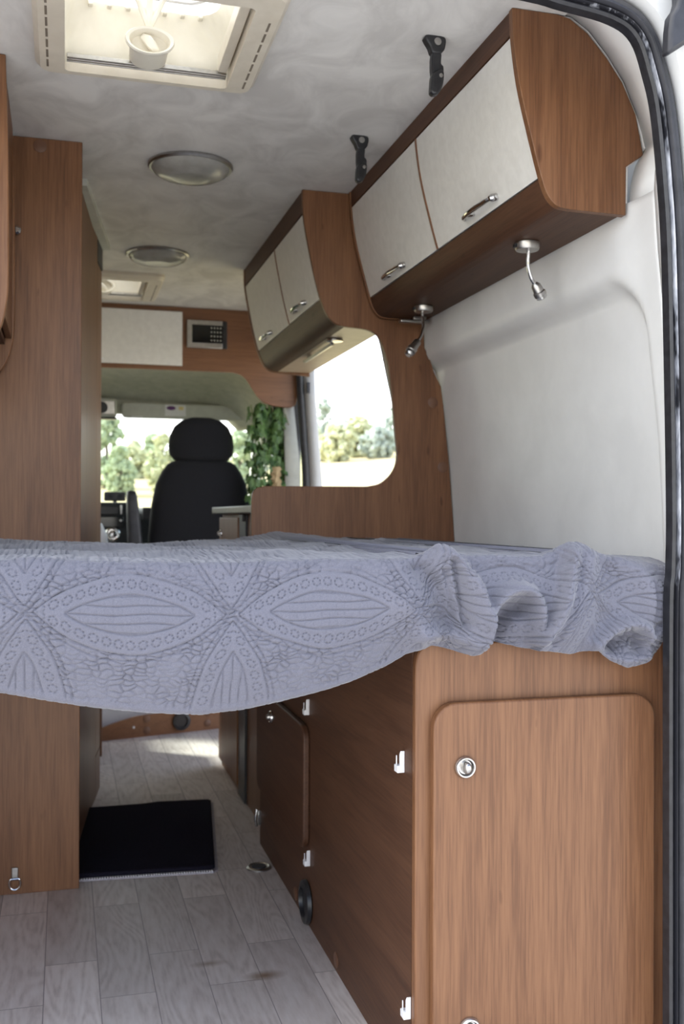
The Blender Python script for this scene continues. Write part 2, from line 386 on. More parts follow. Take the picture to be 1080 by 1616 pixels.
s1 = MB(); sweep(s1, seal_in, [(0, 1.482), (.002, 1.466), (.006, 1.462), (.010, 1.466), (.013, 1.482)]); s1.build('inner_lip', M['rubber'], seal)
s2 = MB(); sweep(s2, seal_in, [(.0135, 1.482), (.0135, 1.468), (.0165, 1.463), (.0195, 1.468), (.0195, 1.482)]); tag(s2.build('worn_strip', M['scuff'], seal), 'scuffed silvery strip in the seal')
s3 = MB(); sweep(s3, seal_in, [(.020, 1.482), (.020, 1.463), (.023, 1.458), (.028, 1.460), (.030, 1.464), (.036, 1.462), (.040, 1.468), (.040, 1.482)]); s3.build('outer_bulb', M['rubber_grey'], seal)
# outer body corner (D pillar)
dp = MB()
o1, o2, o3 = offset(seal_in, .0415), offset(seal_in, .10), offset(seal_in, .235)
dp.grid([[(p[0], 1.478, p[1]) for p in o1], [(p[0], 1.452, p[1]) for p in offset(seal_in, .052)], [(p[0], 1.44, p[1]) for p in o2], [(p[0], 1.47, p[1]) for p in o3]])
struct('trim_2', dp, M['paint'], solid=.006)
hg = MB().prism([(.914, 1.680), (.925, 1.686), (.945, 1.70), (.968, 1.716), (1.0, 1.735), (1.0, 1.83), (.930, 1.83), (.932, 1.768), (.928, 1.755), (.919, 1.742), (.916, 1.72)], 'y', 1.395, 1.42)
tag(hg.build('hinge_cover', M['rubber_grey'], None, bevel=.006), 'dark grey hinge cover on the white body at the top right corner', 'hinge')

# ================================================================== REAR RIGHT OVERHEAD LOCKER
HG = 'chrome bow handles on the overhead lockers'
def door_handle(parent, c, nrm, half=.088):
    c = Vector(c); nrm = Vector(nrm).normalized(); ax = Vector((0, 1, 0)); mb = MB()
    pts = []; rads = []
    for k in range(15):
        t = -1+2*k/14
        h = .020*(1-t*t)**.6+.002 + (.003 if k < 3 else 0)
        pts.append(c+ax*(t*half)+nrm*h); w = .0045+.0045*(1-abs(t+.15))
        rads.append((max(.0035, w), .0042))
    mb.tube(pts, .005, 10, rads)
    mb.lathe([(.008, 0), (.008, .012), (.005, .018)], c-ax*half*.93, nrm, 14)
    mb.lathe([(.006, 0), (.005, .016)], c+ax*half*.45, nrm, 12)
    return mb.build('handle', M['chrome'], parent)
def locker(name, label, prof, Ya, Yb, back, split, root_loc, hand, near_panel=True, outline_tail=None, far_out=None, group=None, bot='wood_y'):
    """prof: (x,z) front curve from ceiling to the bottom inner end."""
    t = thing(name, root_loc, label, 'overhead locker', group)
    cv = cat(prof, 40)
    ins = lambda d: [(p[0], p[1]) for p in offset(cv, -d)]
    th = .016
    yA = Ya
    if near_panel:
        pn = MB().prism(cv+outline_tail, 'y', Ya, Ya+th); pn.build('side_panel', [M['wood']], t, bevel=.003, seg=2); yA = Ya+th
    MB().prism(cv+(far_out or outline_tail), 'y', Yb-th, Yb).build('side_panel', M['wood'], t, bevel=.003)
    yB = Yb-th
    e = .0006
    sec = lambda zh, zl: [p for p in cv if zl-1e-6 <= p[1] <= zh+1e-6]
    def strip(pts, d0, d1):
        a = offset(pts, d0); b = offset(pts, d1); return a+b[::-1]
    zt, zb = prof[1][1]+.012, prof[-4][1]+.002
    sgn = -1
    lipc = sec(2, zt)
    if len(lipc) < 2: lipc = cv[:3]
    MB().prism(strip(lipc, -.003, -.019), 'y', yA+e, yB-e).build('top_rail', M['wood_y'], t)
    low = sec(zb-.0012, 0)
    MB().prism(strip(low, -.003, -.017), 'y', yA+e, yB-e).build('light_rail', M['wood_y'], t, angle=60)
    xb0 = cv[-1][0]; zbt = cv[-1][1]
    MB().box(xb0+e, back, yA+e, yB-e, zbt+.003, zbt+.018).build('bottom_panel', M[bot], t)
    dc = sec(zt-.002, zb)
    segs = [(yA+.0015, split-.0036), (split+.0036, yB-.0015)]
    MB().prism(strip(dc, -.0015, -.022), 'y', split-.0032, split+.0032).build('divider', M['edge'], t)
    for (a, b), hc in zip(segs, hand):
        d = MB().prism(strip(dc, -.0035, -.019), 'y', a, b).build('door', M['white'], t, bevel=.0015, angle=60)
        # handle sits on the curve at height hz
        hy, hz = hc
        i = min(range(len(dc)), key=lambda k: abs(dc[k][1]-hz)); p = offset(dc, -.0035)[i]
        q0, q1 = dc[max(0, i-1)], dc[min(len(dc)-1, i+1)]; tx, tz = q1[0]-q0[0], q1[1]-q0[1]
        nr = Vector((tz, 0, -tx)).normalized(); nr = nr if nr.x < 0 else -nr
        door_handle(d, (p[0], hy, p[1]), nr)
    return t
profR = [(.805, ZC-.001), (.808, 1.847), (.820, 1.765), (.840, 1.684), (.866, 1.592), (.881, 1.557), (.900, 1.540), (.925, 1.536)]
tailR = [(1.045, 1.534), (1.0455, 1.628), (1.083, 1.654), (1.066, 1.732), (1.037, 1.790), (1.003, 1.834), (.962, 1.876), (.925, 1.899), (.90, ZC-.001)]
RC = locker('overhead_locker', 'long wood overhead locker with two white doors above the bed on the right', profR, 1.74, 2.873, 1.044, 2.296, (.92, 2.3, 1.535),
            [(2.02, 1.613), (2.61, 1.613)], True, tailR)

# ================================================================== PARTITION + FRONT LOCKER
profF = [(.666, ZC-.001), (.670, 1.828), (.690, 1.718), (.705, 1.65), (.722, 1.588), (.743, 1.541), (.768, 1.517), (.800, 1.510)]
part = thing('partition_panel', (.84, 2.883, .75), 'wood partition with a rounded opening between the bed and kitchen', 'partition panel')
poly = cat(profF, 6)[:-1]
poly += cat([(.80, 1.510), (.872, 1.503), (.905, 1.479), (.929, 1.414), (.943, 1.32), (.952, 1.22), (.960, 1.131), (.946, 1.083), (.910, 1.050), (.867, 1.039)], 6)
poly += cat([(.560, 1.037), (.535, 1.031), (.523, 1.015), (.520, .99)], 4)
poly += [(.520, .80), (.520, .7465), (1.150, .7465), (1.147, .85), (1.141, .93), (1.127, 1.1), (1.110, 1.265)] + cat([(1.099, 1.345), (1.078, 1.385), (1.062, 1.43), (1.046, 1.46)], 4) + [(1.043, 1.54), (1.043, 1.63), (1.083, 1.658), (1.064, 1.735), (1.035, 1.79), (1.0, 1.835), (.96, 1.876), (.92, 1.9), (.90, ZC-.001)]
MB().prism(poly, 'y', 2.875, 2.891).build('panel', M['wood'], part, bevel=.002)
for (x, z) in ((1.073, 1.295), (1.105, 1.10), (.83, 1.877)):
    MB().lathe([(.016, 0), (.016, .0012), (.0145, .002)], (x, 2.8748, z), (0, -1, 0), 28).build('screw_cap', M['cap'], part)
tailF = [(.93, 1.508), (.93, ZC-.001)]
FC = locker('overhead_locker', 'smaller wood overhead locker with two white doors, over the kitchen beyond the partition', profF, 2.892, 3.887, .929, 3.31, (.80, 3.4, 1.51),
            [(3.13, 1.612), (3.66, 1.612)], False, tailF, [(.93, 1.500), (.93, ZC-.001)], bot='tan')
# ------------------------------------------------------------------ lamps under the lockers
def reading_lamp(label, base, pts, head_end):
    t = thing('reading_lamp', base, label, 'reading lamp', 'gooseneck reading lamps under the rear locker')
    MB().lathe([(.022, 0), (.0265, -.001), (.0265, -.012), (.024, -.0165), (.010, -.018)], base, (0, 0, 1), 32).build('base', M['nickel'], t)
    cv = cat(pts, 8); mb = MB().tube(cv, .0042, 10); ne = mb.build('gooseneck', M['chrome'], t)
    a = Vector(pts[-1]); d = (Vector(head_end)-a).normalized(); L = (Vector(head_end)-a).length
    MB().lathe([(.006, -.004), (.0105, .002), (.0115, L*.5), (.0140, L*.56), (.0140, L*.82), (.0125, L*.84)], a, d, 24).build('lamp_head', M['nickel'], t)
    MB().lathe([(.0120, L*.845), (.0120, L), (.008, L*1.08)], a, d, 20).build('lens', M['lens'], t)
    MB().box(base[0]-.031, base[0]-.0255, base[1]-.006, base[1]+.006, base[2]-.012, base[2]-.005).build('switch', M['black'], t)
ZB = 1.538
reading_lamp('gooseneck reading lamp hanging nearest the rear door, below the right-hand white door', (.955, 1.985, ZB),
             [(.958, 1.985, ZB-.017), (.958, 1.988, 1.492), (.968, 1.993, 1.466), (.980, 1.997, 1.452)], (.999, 2.003, 1.426))
reading_lamp('gooseneck reading lamp hanging in front of the wood partition, beside a small grey bar', (.966, 2.665, ZB),
             [(.962, 2.665, ZB-.017), (.962, 2.655, 1.485), (.951, 2.640, 1.452), (.935, 2.625, 1.431)], (.900, 2.60, 1.392))
t = thing('grey_bar', (.97, 2.83, ZB), 'small grey metal bar under the rear locker, behind the far reading lamp', 'bar')
MB().box(.945, 1.035, 2.80, 2.822, ZB-.020, ZB-.010).build('bar', M['nickel'], t, bevel=.003)
MB().box(.985, 1.025, 2.80, 2.83, ZB-.0101, ZB).build('mount', M['nickel'], t, bevel=.002)
t = thing('strip_lamp', (.82, 3.3, 1.513), 'slim grey strip lamp with a round pivot under the kitchen locker', 'lamp')
MB().box(.815, .829, 3.12, 3.50, 1.495, 1.504).build('tube', M['nickel'], t, bevel=.004)
MB().lathe([(.022, 0), (.027, -.001), (.027, -.006), (.012, -.009)], (.826, 3.105, 1.5115), (0, 0, 1), 28).build('pivot', M['chrome'], t)
MB().box(.818, .827, 3.42, 3.45, 1.5042, 1.5115).build('bracket', M['nickel'], t)

# ------------------------------------------------------------------ black ceiling brackets
def hook(label, x, y):
    t = thing('ceiling_bracket', (x, y, ZC), label, 'bracket', 'black brackets on the ceiling')
    z = ZC
    MB().prism(cat([(x-.022, z-.0005), (x+.018, z-.0005), (x+.020, z-.02), (x+.012, z-.032), (x-.006, z-.034), (x-.012, z-.022)], 4, True), 'y', y-.011, y+.011).build('mount', M['black'], t, bevel=.003)
    MB().lathe([(.0075, 0), (.0075, .002), (.004, .0025)], (x+.003, y-.0112, z-.012), (0, -1, 0), 18).build('screw', M['nickel'], t)
    MB().prism(cat([(x-.006, z-.03), (x+.012, z-.03), (x+.012, z-.052), (x+.017, z-.058), (x+.017, z-.072), (x+.010, z-.080), (x-.006, z-.080)], 3, True), 'y', y-.009, y+.009).build('arm', M['black'], t, bevel=.003)
    MB().prism(cat([(x-.006, z-.074), (x+.015, z-.066), (x+.016, z-.092), (x+.006, z-.114), (x-.009, z-.116), (x-.010, z-.10)], 3, True), 'y', y-.013, y+.007).build('clip', M['black'], t, bevel=.004)
    MB().lathe([(.004, 0), (.004, .003), (.002, .0035)], (x+.009, y-.0132, z-.080), (0, -1, 0), 14).build('pin', M['nickel'], t)
hook('larger black plastic bracket hanging from the ceiling nearest the rear door', .708, 1.895)
hook('smaller-looking black plastic bracket further from the door, near the partition end of the locker', .712, 2.44)

# ------------------------------------------------------------------ roof lights
def skylight(label, cx, cy, hx, hy):
    t = thing('roof_light', (cx, cy, ZC), label, 'roof light', 'cream roof lights')
    e = .055; z0, z1 = ZC-.024, ZC-.0005
    fr = MB()
    inn = rrect(cx-hx+.004, cx+hx-.004, cy-hy+.004, cy+hy-.004, .012, 4); out = rrect(cx-hx-e, cx+hx+e, cy-hy-e, cy+hy+.018, .03, 4)
    lip = rrect(cx-hx-e+.010, cx+hx+e-.010, cy-hy-e+.010, cy+hy+.011, .026, 4)
    ring = lambda P, z: [(x, y, z) for x, y in P]
    fr.grid([ring(out, z1), ring(out, z0+.012), ring(lip, z0), ring(inn, z0), ring(inn, z1+.02)], True, flip=True)
    fo = fr.build('frame', M['beige'], t, angle=30)
    # slots down both sides
    for sx in (-1, 1):
        sl = MB()
        for k in range(7):
            yy = cy-hy+.05+k*.045
            sl.box(cx+sx*(hx+.030)-.0022, cx+sx*(hx+.030)+.0022, yy, yy+.034, z0-.0006, z0+.004)
        sl.build('vent_slots', M['slot'], fo)
    # shaft
    top = ZC+.115
    shf = MB().grid([ring(rrect(cx-hx+.0035, cx+hx-.0035, cy-hy+.0035, cy+hy-.0035, .012, 4), ZC-.012), ring(rrect(cx-hx-.01+.015, cx+hx-.005, cy-hy+.005, cy+hy-.005, .03, 4), ZC+.06), ring(rrect(cx-hx+.03, cx+hx-.03, cy-hy+.03, cy+hy-.03, .05, 4), top)], True, flip=False)
    shf.build('shaft', M['cream'], t)
    # screen rails at the far edge, blind cassettes left and right
    rl = MB(); ye = cy+hy-.012
    for k in range(3): rl.box(cx-hx+.008, cx+hx-.008, ye-.008-k*.008, ye-.003-k*.008, ZC-.010+k*.001, ZC-.001+k*.001)
    rl.build('blind_rail', M['nickel'], t, bevel=.001)
    MB().box(cx+hx-.028, cx+hx-.0085, cy-hy+.01, ye-.03, ZC-.006, ZC+.03).build('side_track', M['beige'], t, bevel=.002)
    # dome with raised rim
    dm = MB()
    R = [rrect(cx-hx-.02, cx+hx+.02, cy-hy-.02, cy+hy+.02, .06, 5)]
    dm.grid([ring(rrect(cx-hx-.02, cx+hx+.02, cy-hy-.02, cy+hy+.02, .06, 5), top+.002), ring(rrect(cx-hx+.02, cx+hx-.02, cy-hy+.02, cy+hy-.02, .06, 5), top+.03), ring(rrect(cx-hx+.06, cx+hx-.06, cy-hy+.06, cy+hy-.06, .05, 5), top+.042), ring(rrect(cx-.03, cx+.03, cy-.03, cy+.03, .02, 5), top+.046), ring(rrect(cx-.002, cx+.002, cy-.002, cy+.002, .001, 5), top+.046)], True, flip=False)
    dm.build('dome', M['dome'], t, solid=.003)
    rm = MB()
    pth = rrect(cx-hx+.06, cx+hx-.06, cy-hy+.07, cy+hy-.07, .04, 6); pth = [(x, y, top+.008) for x, y in pth]
    rm.tube(pth+[pth[0], pth[1]], .008, 8); rm.build('dome_rim', M['clip'], t)
    # catches along the rim
    for k in range(7):
        MB().box(cx-hx+.05+k*.038, cx-hx+.06+k*.038, cy+hy-.045, cy+hy-.03, top-.012, top).build('rim_catch', M['cream'], t, bevel=.002)
    # winder: cup knob hanging from a Y bracket
    kx, ky, kz = cx-.004, cy+.068, ZC+.004
    d = Vector((-.02, -1, .03)).normalized(); sq = .58
    def oval(prof):
        a = Vector((1, 0, 0)); b = d.cross(a).normalized(); c0 = Vector((kx, ky, kz))
        return MB().loft([[c0+d*h+a*(max(r, 1e-5)*math.cos(2*PI*k/40))+b*(max(r, 1e-5)*sq*math.sin(2*PI*k/40)) for k in range(40)] for r, h in prof])
    kn = oval([(.036, -.075), (.038, -.07), (.040, 0), (.048, .003), (.050, .010), (.047, .014), (.041, .011), (.036, -.010), (.001, -.012)]).build('winder_knob', M['cream'], t)
    a = Vector((1, 0, 0)); b = d.cross(a).normalized(); b = b if b.z > 0 else -b
    c0 = Vector((kx, ky, kz))+d*(-.004)
    MB().tube([c0-a*.014+b*.014, c0-a*.005+b*.006+d*.006, c0+a*.005-b*.006+d*.006, c0+a*.014-b*.014], .006, 8, [(.004, .007), (.006, .010), (.006, .010), (.004, .007)]).build('crank', M['cream'], kn)
    yb = MB(); q = Vector((kx, ky, kz))-d*.03+Vector((0, 0, .02))
    yb.tube([q, q+Vector((0, -.008, .02)), Vector((kx, ky-.01, top+.012))], .008, 8)
    yb.tube([q+Vector((0, -.008, .02)), Vector((kx-.045, ky-.02, top+.014))], .006, 8); yb.tube([q+Vector((0, -.008, .02)), Vector((kx+.045, ky-.02, top+.014))], .006, 8)
    yb.build('winder_arm', M['cream'], t)
    return t
skylight('large cream-framed roof light over the bed at the top of the picture', *SK[0])
skylight('cream-framed roof light far forward, just in front of the white locker flap', *SK[1])
def ceiling_lamp(label, cx, cy, r=.114):
    t = thing('ceiling_lamp', (cx, cy, ZC), label, 'ceiling lamp', 'round ceiling lamps')
    MB().lathe([(r-.012, -.0005), (r, -.001), (r+.001, -.006), (r-.003, -.011), (r-.009, -.011)], (cx, cy, ZC), (0, 0, 1), 56).build('rim', M['nickel'], t)
    pr = [(r-.008, -.010), (r-.014, -.020), (r*.72, -.030), (r*.5, -.035), (r*.46, -.0365), (r*.36, -.0375), (.001, -.038)]
    MB().lathe(pr, (cx, cy, ZC), (0, 0, 1), 56).build('glass_shade', M['shade'], t, angle=50)
ceiling_lamp('round frosted ceiling lamp between the two roof lights, nearer one', .328, 2.765)
ceiling_lamp('round frosted ceiling lamp further forward, just behind the far roof light', .325, 3.735)

# ================================================================== LEFT: WARDROBE / WASHROOM
wd = thing('tall_wardrobe', (-.3, 3.15, 0), 'tall floor to ceiling wood wardrobe on the left beside the aisle', 'wardrobe')
MB().box(-.655, .041, 2.667, 2.685, 0.0, ZC-.001).build('rear_panel', M['wood'], wd, bevel=.0015)
fp = [(.041, 2.6855), (.041, 2.96), (.063, 3.16), (.085, 3.364), (.104, 3.49)]
def wallstrip(path, th, z0, z1):
    a = path; b = []
    for i, p in enumerate(path):
        q0, q1 = path[max(0, i-1)], path[min(len(path)-1, i+1)]; tx, ty = q1[0]-q0[0], q1[1]-q0[1]; l = math.hypot(tx, ty); b.append((p[0]-ty/l*th, p[1]+tx/l*th))
    return MB().prism(a+b[::-1], 'z', z0, z1)
wallstrip(fp, .016, 0.0, ZC-.022).build('aisle_panel', M['wood'], wd, angle=50)
fp2 = [(.1045, 3.495), (.124, 3.645)]
wallstrip(fp2, .03, .14, ZC-.10).build('door', M['wood'], wd, bevel=.004)
wallstrip([(.1046, 3.4955), (.1242, 3.6455)], .016, 0, .138).build('plinth', M['wood'], wd)
MB().box(-.655, .118, 3.65, 3.668, 0, ZC-.001).build('front_panel', M['wood'], wd)
wallstrip([(.058, 2.95), (.104, 3.30), (.152, 3.648)], .045, ZC-.0215, ZC-.001).build('ceiling_trim', M['visor'], wd)
wallstrip([(.106, 3.50), (.1262, 3.642)], .012, ZC-.098, ZC-.024).build('sliding_track', M['rubber_grey'], wd)
MB().lathe([(.0165, 0), (.0165, .0012), (.015, .002)], (-.063, 2.6668, 1.884), (0, -1, 0), 28).build('screw_cap', M['cap'], wd)
MB().lathe([(.009, 0), (.007, .008), (.011, .014), (.011, .02), (.006, .025)], (-.118, 2.667, 1.662), (0, -1, 0), 24).build('knob', M['chrome'], wd)
ring = MB().box(-.123, -.107, 2.6625, 2.667, .036, .068).build('tie_down_plate', M['nickel'], wd, bevel=.002)
rp = [(-.115+.0135*math.cos(a), 2.6595, .030+.016*math.sin(a)) for a in (2*PI*k/24 for k in range(25))]
rp = [(x, y, min(z, .041)) for x, y, z in rp]
MB().tube(rp, .0024, 8).build('tie_down_ring', M['chrome'], ring)
# low panel beyond the wardrobe (edge seen at the floor)
sb = MB().box(-.30, .148, 4.10, 4.28, 0, .42); tag(sb.build('low_cupboard', M['wood'], None, bevel=.003), 'low wood cupboard edge on the floor beyond the wardrobe', 'cupboard')
# left overhead locker, only its rounded end shows
ll = thing('overhead_locker', (-.35, 2.43, 1.33), 'wood overhead locker at the left edge, in front of the tall wardrobe', 'overhead locker')
lp = cat([(-.121, ZC-.001), (-.115, 1.7), (-.113, 1.45), (-.117, 1.385), (-.128, 1.338), (-.150, 1.30), (-.19, 1.275), (-.25, 1.265)], 6)
outl = lp+[(-.655, 1.265), (-.655, ZC-.001)]
MB().prism(outl, 'y', 2.20, 2.216).build('side_panel', [M['wood']], ll, bevel=.003)
MB().prism([(x-.006, z) for x, z in outl[:-2]]+outl[-2:], 'y', 2.616, 2.632).build('side_panel', M['wood'], ll, bevel=.003)
MB().box(-.142, -.126, 2.217, 2.615, 1.385, ZC-.002).build('door', M['wood'], ll, bevel=.002)
MB().box(-.655, -.143, 2.217, 2.615, 1.37, 1.384).build('bottom_panel', M['wood_y'], ll)

# ================================================================== LOWER RIGHT CABINET (garage)
gc = thing('storage_cabinet', (.8, 2.2, 0), 'low wood storage cabinet under the right end of the bed', 'cabinet')
front = [(.5525, 0), (.5495, .69)] + cat([(.5495, .705), (.553, .728), (.570, .742)], 5) + [(1.005, .745), (1.0, 0)]
front = [(x, z) for x, z in front]
MB().prism([(.5525, 0.0)]+cat([(.5525, .69), (.5535, .715), (.560, .733), (.578, .743)], 5)+[(1.020, .744), (1.020, 0.0)], 'y', 1.556, 1.574).build('front_panel', M['wood'], gc, bevel=.003)
MB().box(.5525, .5685, 1.5745, 2.90, 0, .742).build('aisle_panel', M['wood_y'], gc)
MB().box(.569, 1.11, 1.5745, 2.90, .727, .743).build('top_panel', M['wood_y'], gc)
dr = MB().prism(rrect(.577, .983, .045, .648, .042, 10), 'y', 1.537, 1.5555).build('door', M['wood'], gc, bevel=.004, seg=3)
def lock(parent, c, d, r=.0185):
    d = Vector(d); c = Vector(c)
    o = MB().lathe([(r, 0), (r, .0015), (r*.96, .0045), (r*.86, .0070), (r*.74, .0072), (r*.64, .0045), (r*.60, .0012), (.001, .0012)], c, d, 40).build('lock', M['chrome'], parent, angle=30)
    a = d.cross(Vector((0, 0, 1))).normalized(); b = Vector((0, 0, 1)); mb = MB()
    rings = []
    for h, s_ in ((.0015, 1), (.009, .98), (.013, .85), (.0155, .5)):
        rings.append([c+d*h+a*(r*.52*s_*math.cos(t)*(.62 if math.cos(t) > 0 else .9))+b*(r*.54*s_*math.sin(t)) for t in (2*PI*k/24 for k in range(24))])
    mb.loft(rings); mb.build('lock_turn', M['nickel'], o, angle=40)
    return o
lock(dr, (.631, 1.537, .543), (0, -1, 0)); lock(dr, (.640, 1.537, .118), (0, -1, 0))
ht = MB().prism(rrect(2.285, 2.875, .175, .462, .035, 10), 'x', .5365, .5522).build('hatch', [M['wood_y']], gc, bevel=.004, seg=3)
lock(ht, (.5365, 2.655, .415), (-1, 0, 0), .017)
def clip(y, z):
    mb = MB(); x = .5524
    mb.box(x-.013, x, y-.009, y+.009, z-.017, z-.005)
    mb.prism([(y-.009, z-.006), (y-.003, z-.006), (y-.003, z+.013), (y-.009, z+.020)], 'x', x-.008, x)
    mb.box(x-.012, x-.0102, y+.0, y+.003, z-.006, z+.011)
    return mb.build('clip', M['clip'], gc, bevel=.0012)
for y, z in ((2.300, .505), (1.618, .538), (2.288, .158), (1.582, .143)): clip(y, z)
vn = MB().lathe([(.046, 0), (.050, .003), (.048, .012), (.034, .015), (.032, .006), (.001, .005)], (.5524, 2.30, .052), (-1, 0, 0), 40).build('air_outlet', M['black'], gc)
for y, z in ((2.045, .020), (2.43, .020)):
    MB().lathe([(.016, 0), (.016, .0012), (.0145, .002)], (.5524, y, z+.004), (-1, 0, 0), 24).build('screw_cap', M['cap'], gc)
ct = MB().box(.543, .5524, 2.878, 2.892, .06, .10); ct.tube([(.540, 2.885, .055), (.536, 2.885, .075), (.540, 2.885, .105)], .004, 8)
ct.build('catch', M['chrome'], gc, bevel=.001)
# floor socket
fs = thing('floor_socket', (.515, 2.70, 0), 'round metal table socket let into the floor beside the dark mat', 'socket')
MB().lathe([(.034, 0), (.034, .003), (.028, .006), (.024, .004), (.001, .0035)], (.512, 2.70, 0.0), (0, 0, 1), 36).build('flange', M['nickel'], fs)
MB().lathe([(.020, .0036), (.019, .006), (.001, .006)], (.512, 2.70, 0.0), (0, 0, 1), 28).build('cover', M['rubber_grey'], fs)

# ------------------------------------------------------------------ kitchen unit
kt = thing('kitchen_unit', (.85, 3.4, 0), 'brown kitchen unit beyond the partition with an overhanging grey worktop', 'kitchen unit')
MB().box(.585, 1.08, 2.905, 3.86, 0, .958).build('body', M['wood'], kt, bevel=.003)
MB().prism(rrect(.553, 1.08, 2.893, 3.93, .012, 4), 'z', .9585, .984).build('worktop', M['worktop'], kt, bevel=.004)
kd = MB().box(.572, .5845, 3.43, 3.852, .03, .945).build('door', M['wood'], kt, bevel=.003)
lock(kd, (.572, 3.80, .885), (-1, 0, 0), .016)
MB().box(.5765, .5845, 3.30, 3.425, .004, .955).build('gap_shade_strip', M['black'], kt)  # darkness of the open gap put in as a black strip
MB().box(.566, .5764, 3.30, 3.36, .933, .955).build('hinge', M['black'], kt, bevel=.002)

# ------------------------------------------------------------------ mat on the floor
mt = thing('floor_mat', (.25, 3.05, 0), 'dark rectangular door mat lying on the pale floor in the aisle', 'mat')
def quad(p, z0, z1, n=24, jit=0):
    mb = MB(); rows = []
    P = [np.array(q) for q in p]
    return mb
outer = [(.0, 2.719), (.388, 2.690), (.402, 2.705), (.478, 3.335), (.470, 3.352), (.30, 3.365), (.25, 3.355), (.06, 3.352)]
MB().prism(outer, 'z', 0.0, .004).build('rim', M['matedge'], mt)
ip = [(.006, 2.731), (.385, 2.703), (.394, 2.712), (.470, 3.331), (.463, 3.345), (.30, 3.359), (.25, 3.348), (.066, 3.346)]
MB().prism(ip, 'z', .0042, .016).build('pile', M['mat'], mt, bevel=.004)
nb = MB()
for k in range(52):
    x = .048+k*(.336/51); y = 2.7165-(x-.052)*(.025/.336)
    nb.box(x-.0016, x+.0016, y-.002, y+.006, .0042, .007)
nb.build('pimples', M['clip'], mt)

# ------------------------------------------------------------------ cab step
st = thing('cab_step', (.4, 4.45, 0), 'low curved wood riser at the cab step, at the far end of the floor', 'step')
ang = math.atan2(.13, .509)
def stp(u, dz, d=0):     # u along the riser from x=.0, d outward
    return (.155+(u)*math.cos(ang)+d*math.sin(ang), 4.38+(u)*math.sin(ang)-d*math.cos(ang), dz)
prof = [(-.10, 0), (.70, 0), (.70, .102)]+[(u, z) for u, z in cat([(.55, .100), (.40, .098), (.25, .094), (.15, .088), (.07, .073), (0, .053), (-.10, .02)], 4)]
vs = [stp(u, z, 0) for u, z in prof]+[stp(u, z, -.016) for u, z in prof]; n = len(prof)
MB().add(vs, [tuple(range(n)), tuple(range(2*n-1, n-1, -1))]+[(i+n, (i+1) % n+n, (i+1) % n, i) for i in range(n)]).build('riser', M['wood_x'], st)
dn = Vector((math.sin(ang), -math.cos(ang), 0))
MB().lathe([(.038, 0), (.041, .003), (.040, .010), (.028, .012), (.026, .004), (.001, .004)], stp(.355, .052, .0003), dn, 36).build('air_outlet', M['black'], st)
for u, z in ((.198, .075), (.198, .026), (.478, .076), (.478, .030)):
    MB().lathe([(.016, 0), (.016, .0012), (.0145, .002)], stp(u, z, .0002), dn, 24).build('screw_cap', M['cap'], st)
MB().lathe([(.006, 0), (.005, .003), (.001, .004)], stp(.14, .045, .0002), dn, 14).build('screw', M['clip'], st)
struct('floor_cab', MB().box(-.62, 1.08, 4.58, 5.9, 0.0005, .17), M['clip'])

# ================================================================== CAB
cb = thing('cab_locker', (.2, 4.66, 1.62), 'wood bulkhead locker above the cab with a white flap', 'cab locker')
pl = [(-.655, ZC-.001), (-.655, 1.612), (.735, 1.615)]+cat([(.75, 1.614), (.79, 1.603), (.816, 1.581), (.845, 1.537), (.877, 1.495), (.925, 1.470), (.998, 1.461), (1.036, 1.465), (1.052, 1.484), (1.057, 1.53)], 5)+[(1.058, 1.60), (1.058, ZC-.001)]
MB().prism(pl, 'y', 4.65, 4.668).build('panel', M['wood_x'], cb, bevel=.002)
fp_ = MB().box(-.05, .516, 4.638, 4.6495, 1.634, 1.880).build('flap', M['white'], cb, bevel=.002)
MB().box(.12, .165, 4.630, 4.638, 1.648, 1.656).build('handle', M['clip'], fp_, bevel=.002)
cp = thing('control_panel', (.63, 4.64, 1.78), 'grey control panel with a dark display on the wood above the seat', 'control panel')
MB().box(.537, .700, 4.634, 4.6495, 1.719, 1.846).build('frame', M['nickel'], cp, bevel=.003)
MB().box(.7005, .721, 4.634, 4.6495, 1.719, 1.846).build('end_cap', M['black'], cp, bevel=.003)
MB().box(.560, .700, 4.631, 4.6338, 1.742, 1.825).build('display', M['screen'], cp, bevel=.001)
for i in range(4):
    for j in range(4):
        MB().lathe([(.0035, 0), (.003, .0015), (.001, .0018)], (.648+i*.014, 4.6308, 1.755+j*.019), (0, -1, 0), 10).build('button', M['button'], cp)

# headliner, roof and sides of the cab
hl = MB()
def hsec(y, zt, xr, zr):
    return [(-.66, y, zt), (.2, y, zt+.012), (.72, y, zt), (.80, y, zt-.010), (.87, y, zt-.045), (.93, y, zt-.10), (xr, y, zr), (xr+.03, y, zr-.12)]
hl.grid([hsec(4.67, 1.66, .99, 1.50), hsec(4.8, 1.665, 1.02, 1.50), hsec(5.05, 1.655, 1.03, 1.49), hsec(5.3, 1.615, 1.03, 1.47), hsec(5.42, 1.585, 1.03, 1.46), hsec(5.50, 1.545, 1.04, 1.45), hsec(5.58, 1.525, 1.04, 1.44)], flip=True)
struct('ceiling_cab', hl, M['headliner'], solid=.006, angle=60)
rf = MB().grid([[(-.70, 4.69, 1.97), (1.2, 4.69, 1.97)], [(-.70, 5.2, 1.85), (1.2, 5.2, 1.85)], [(-.70, 5.60, 1.58), (1.2, 5.60, 1.58)]])
struct('roof_cab', rf, M['paint'], solid=.01)
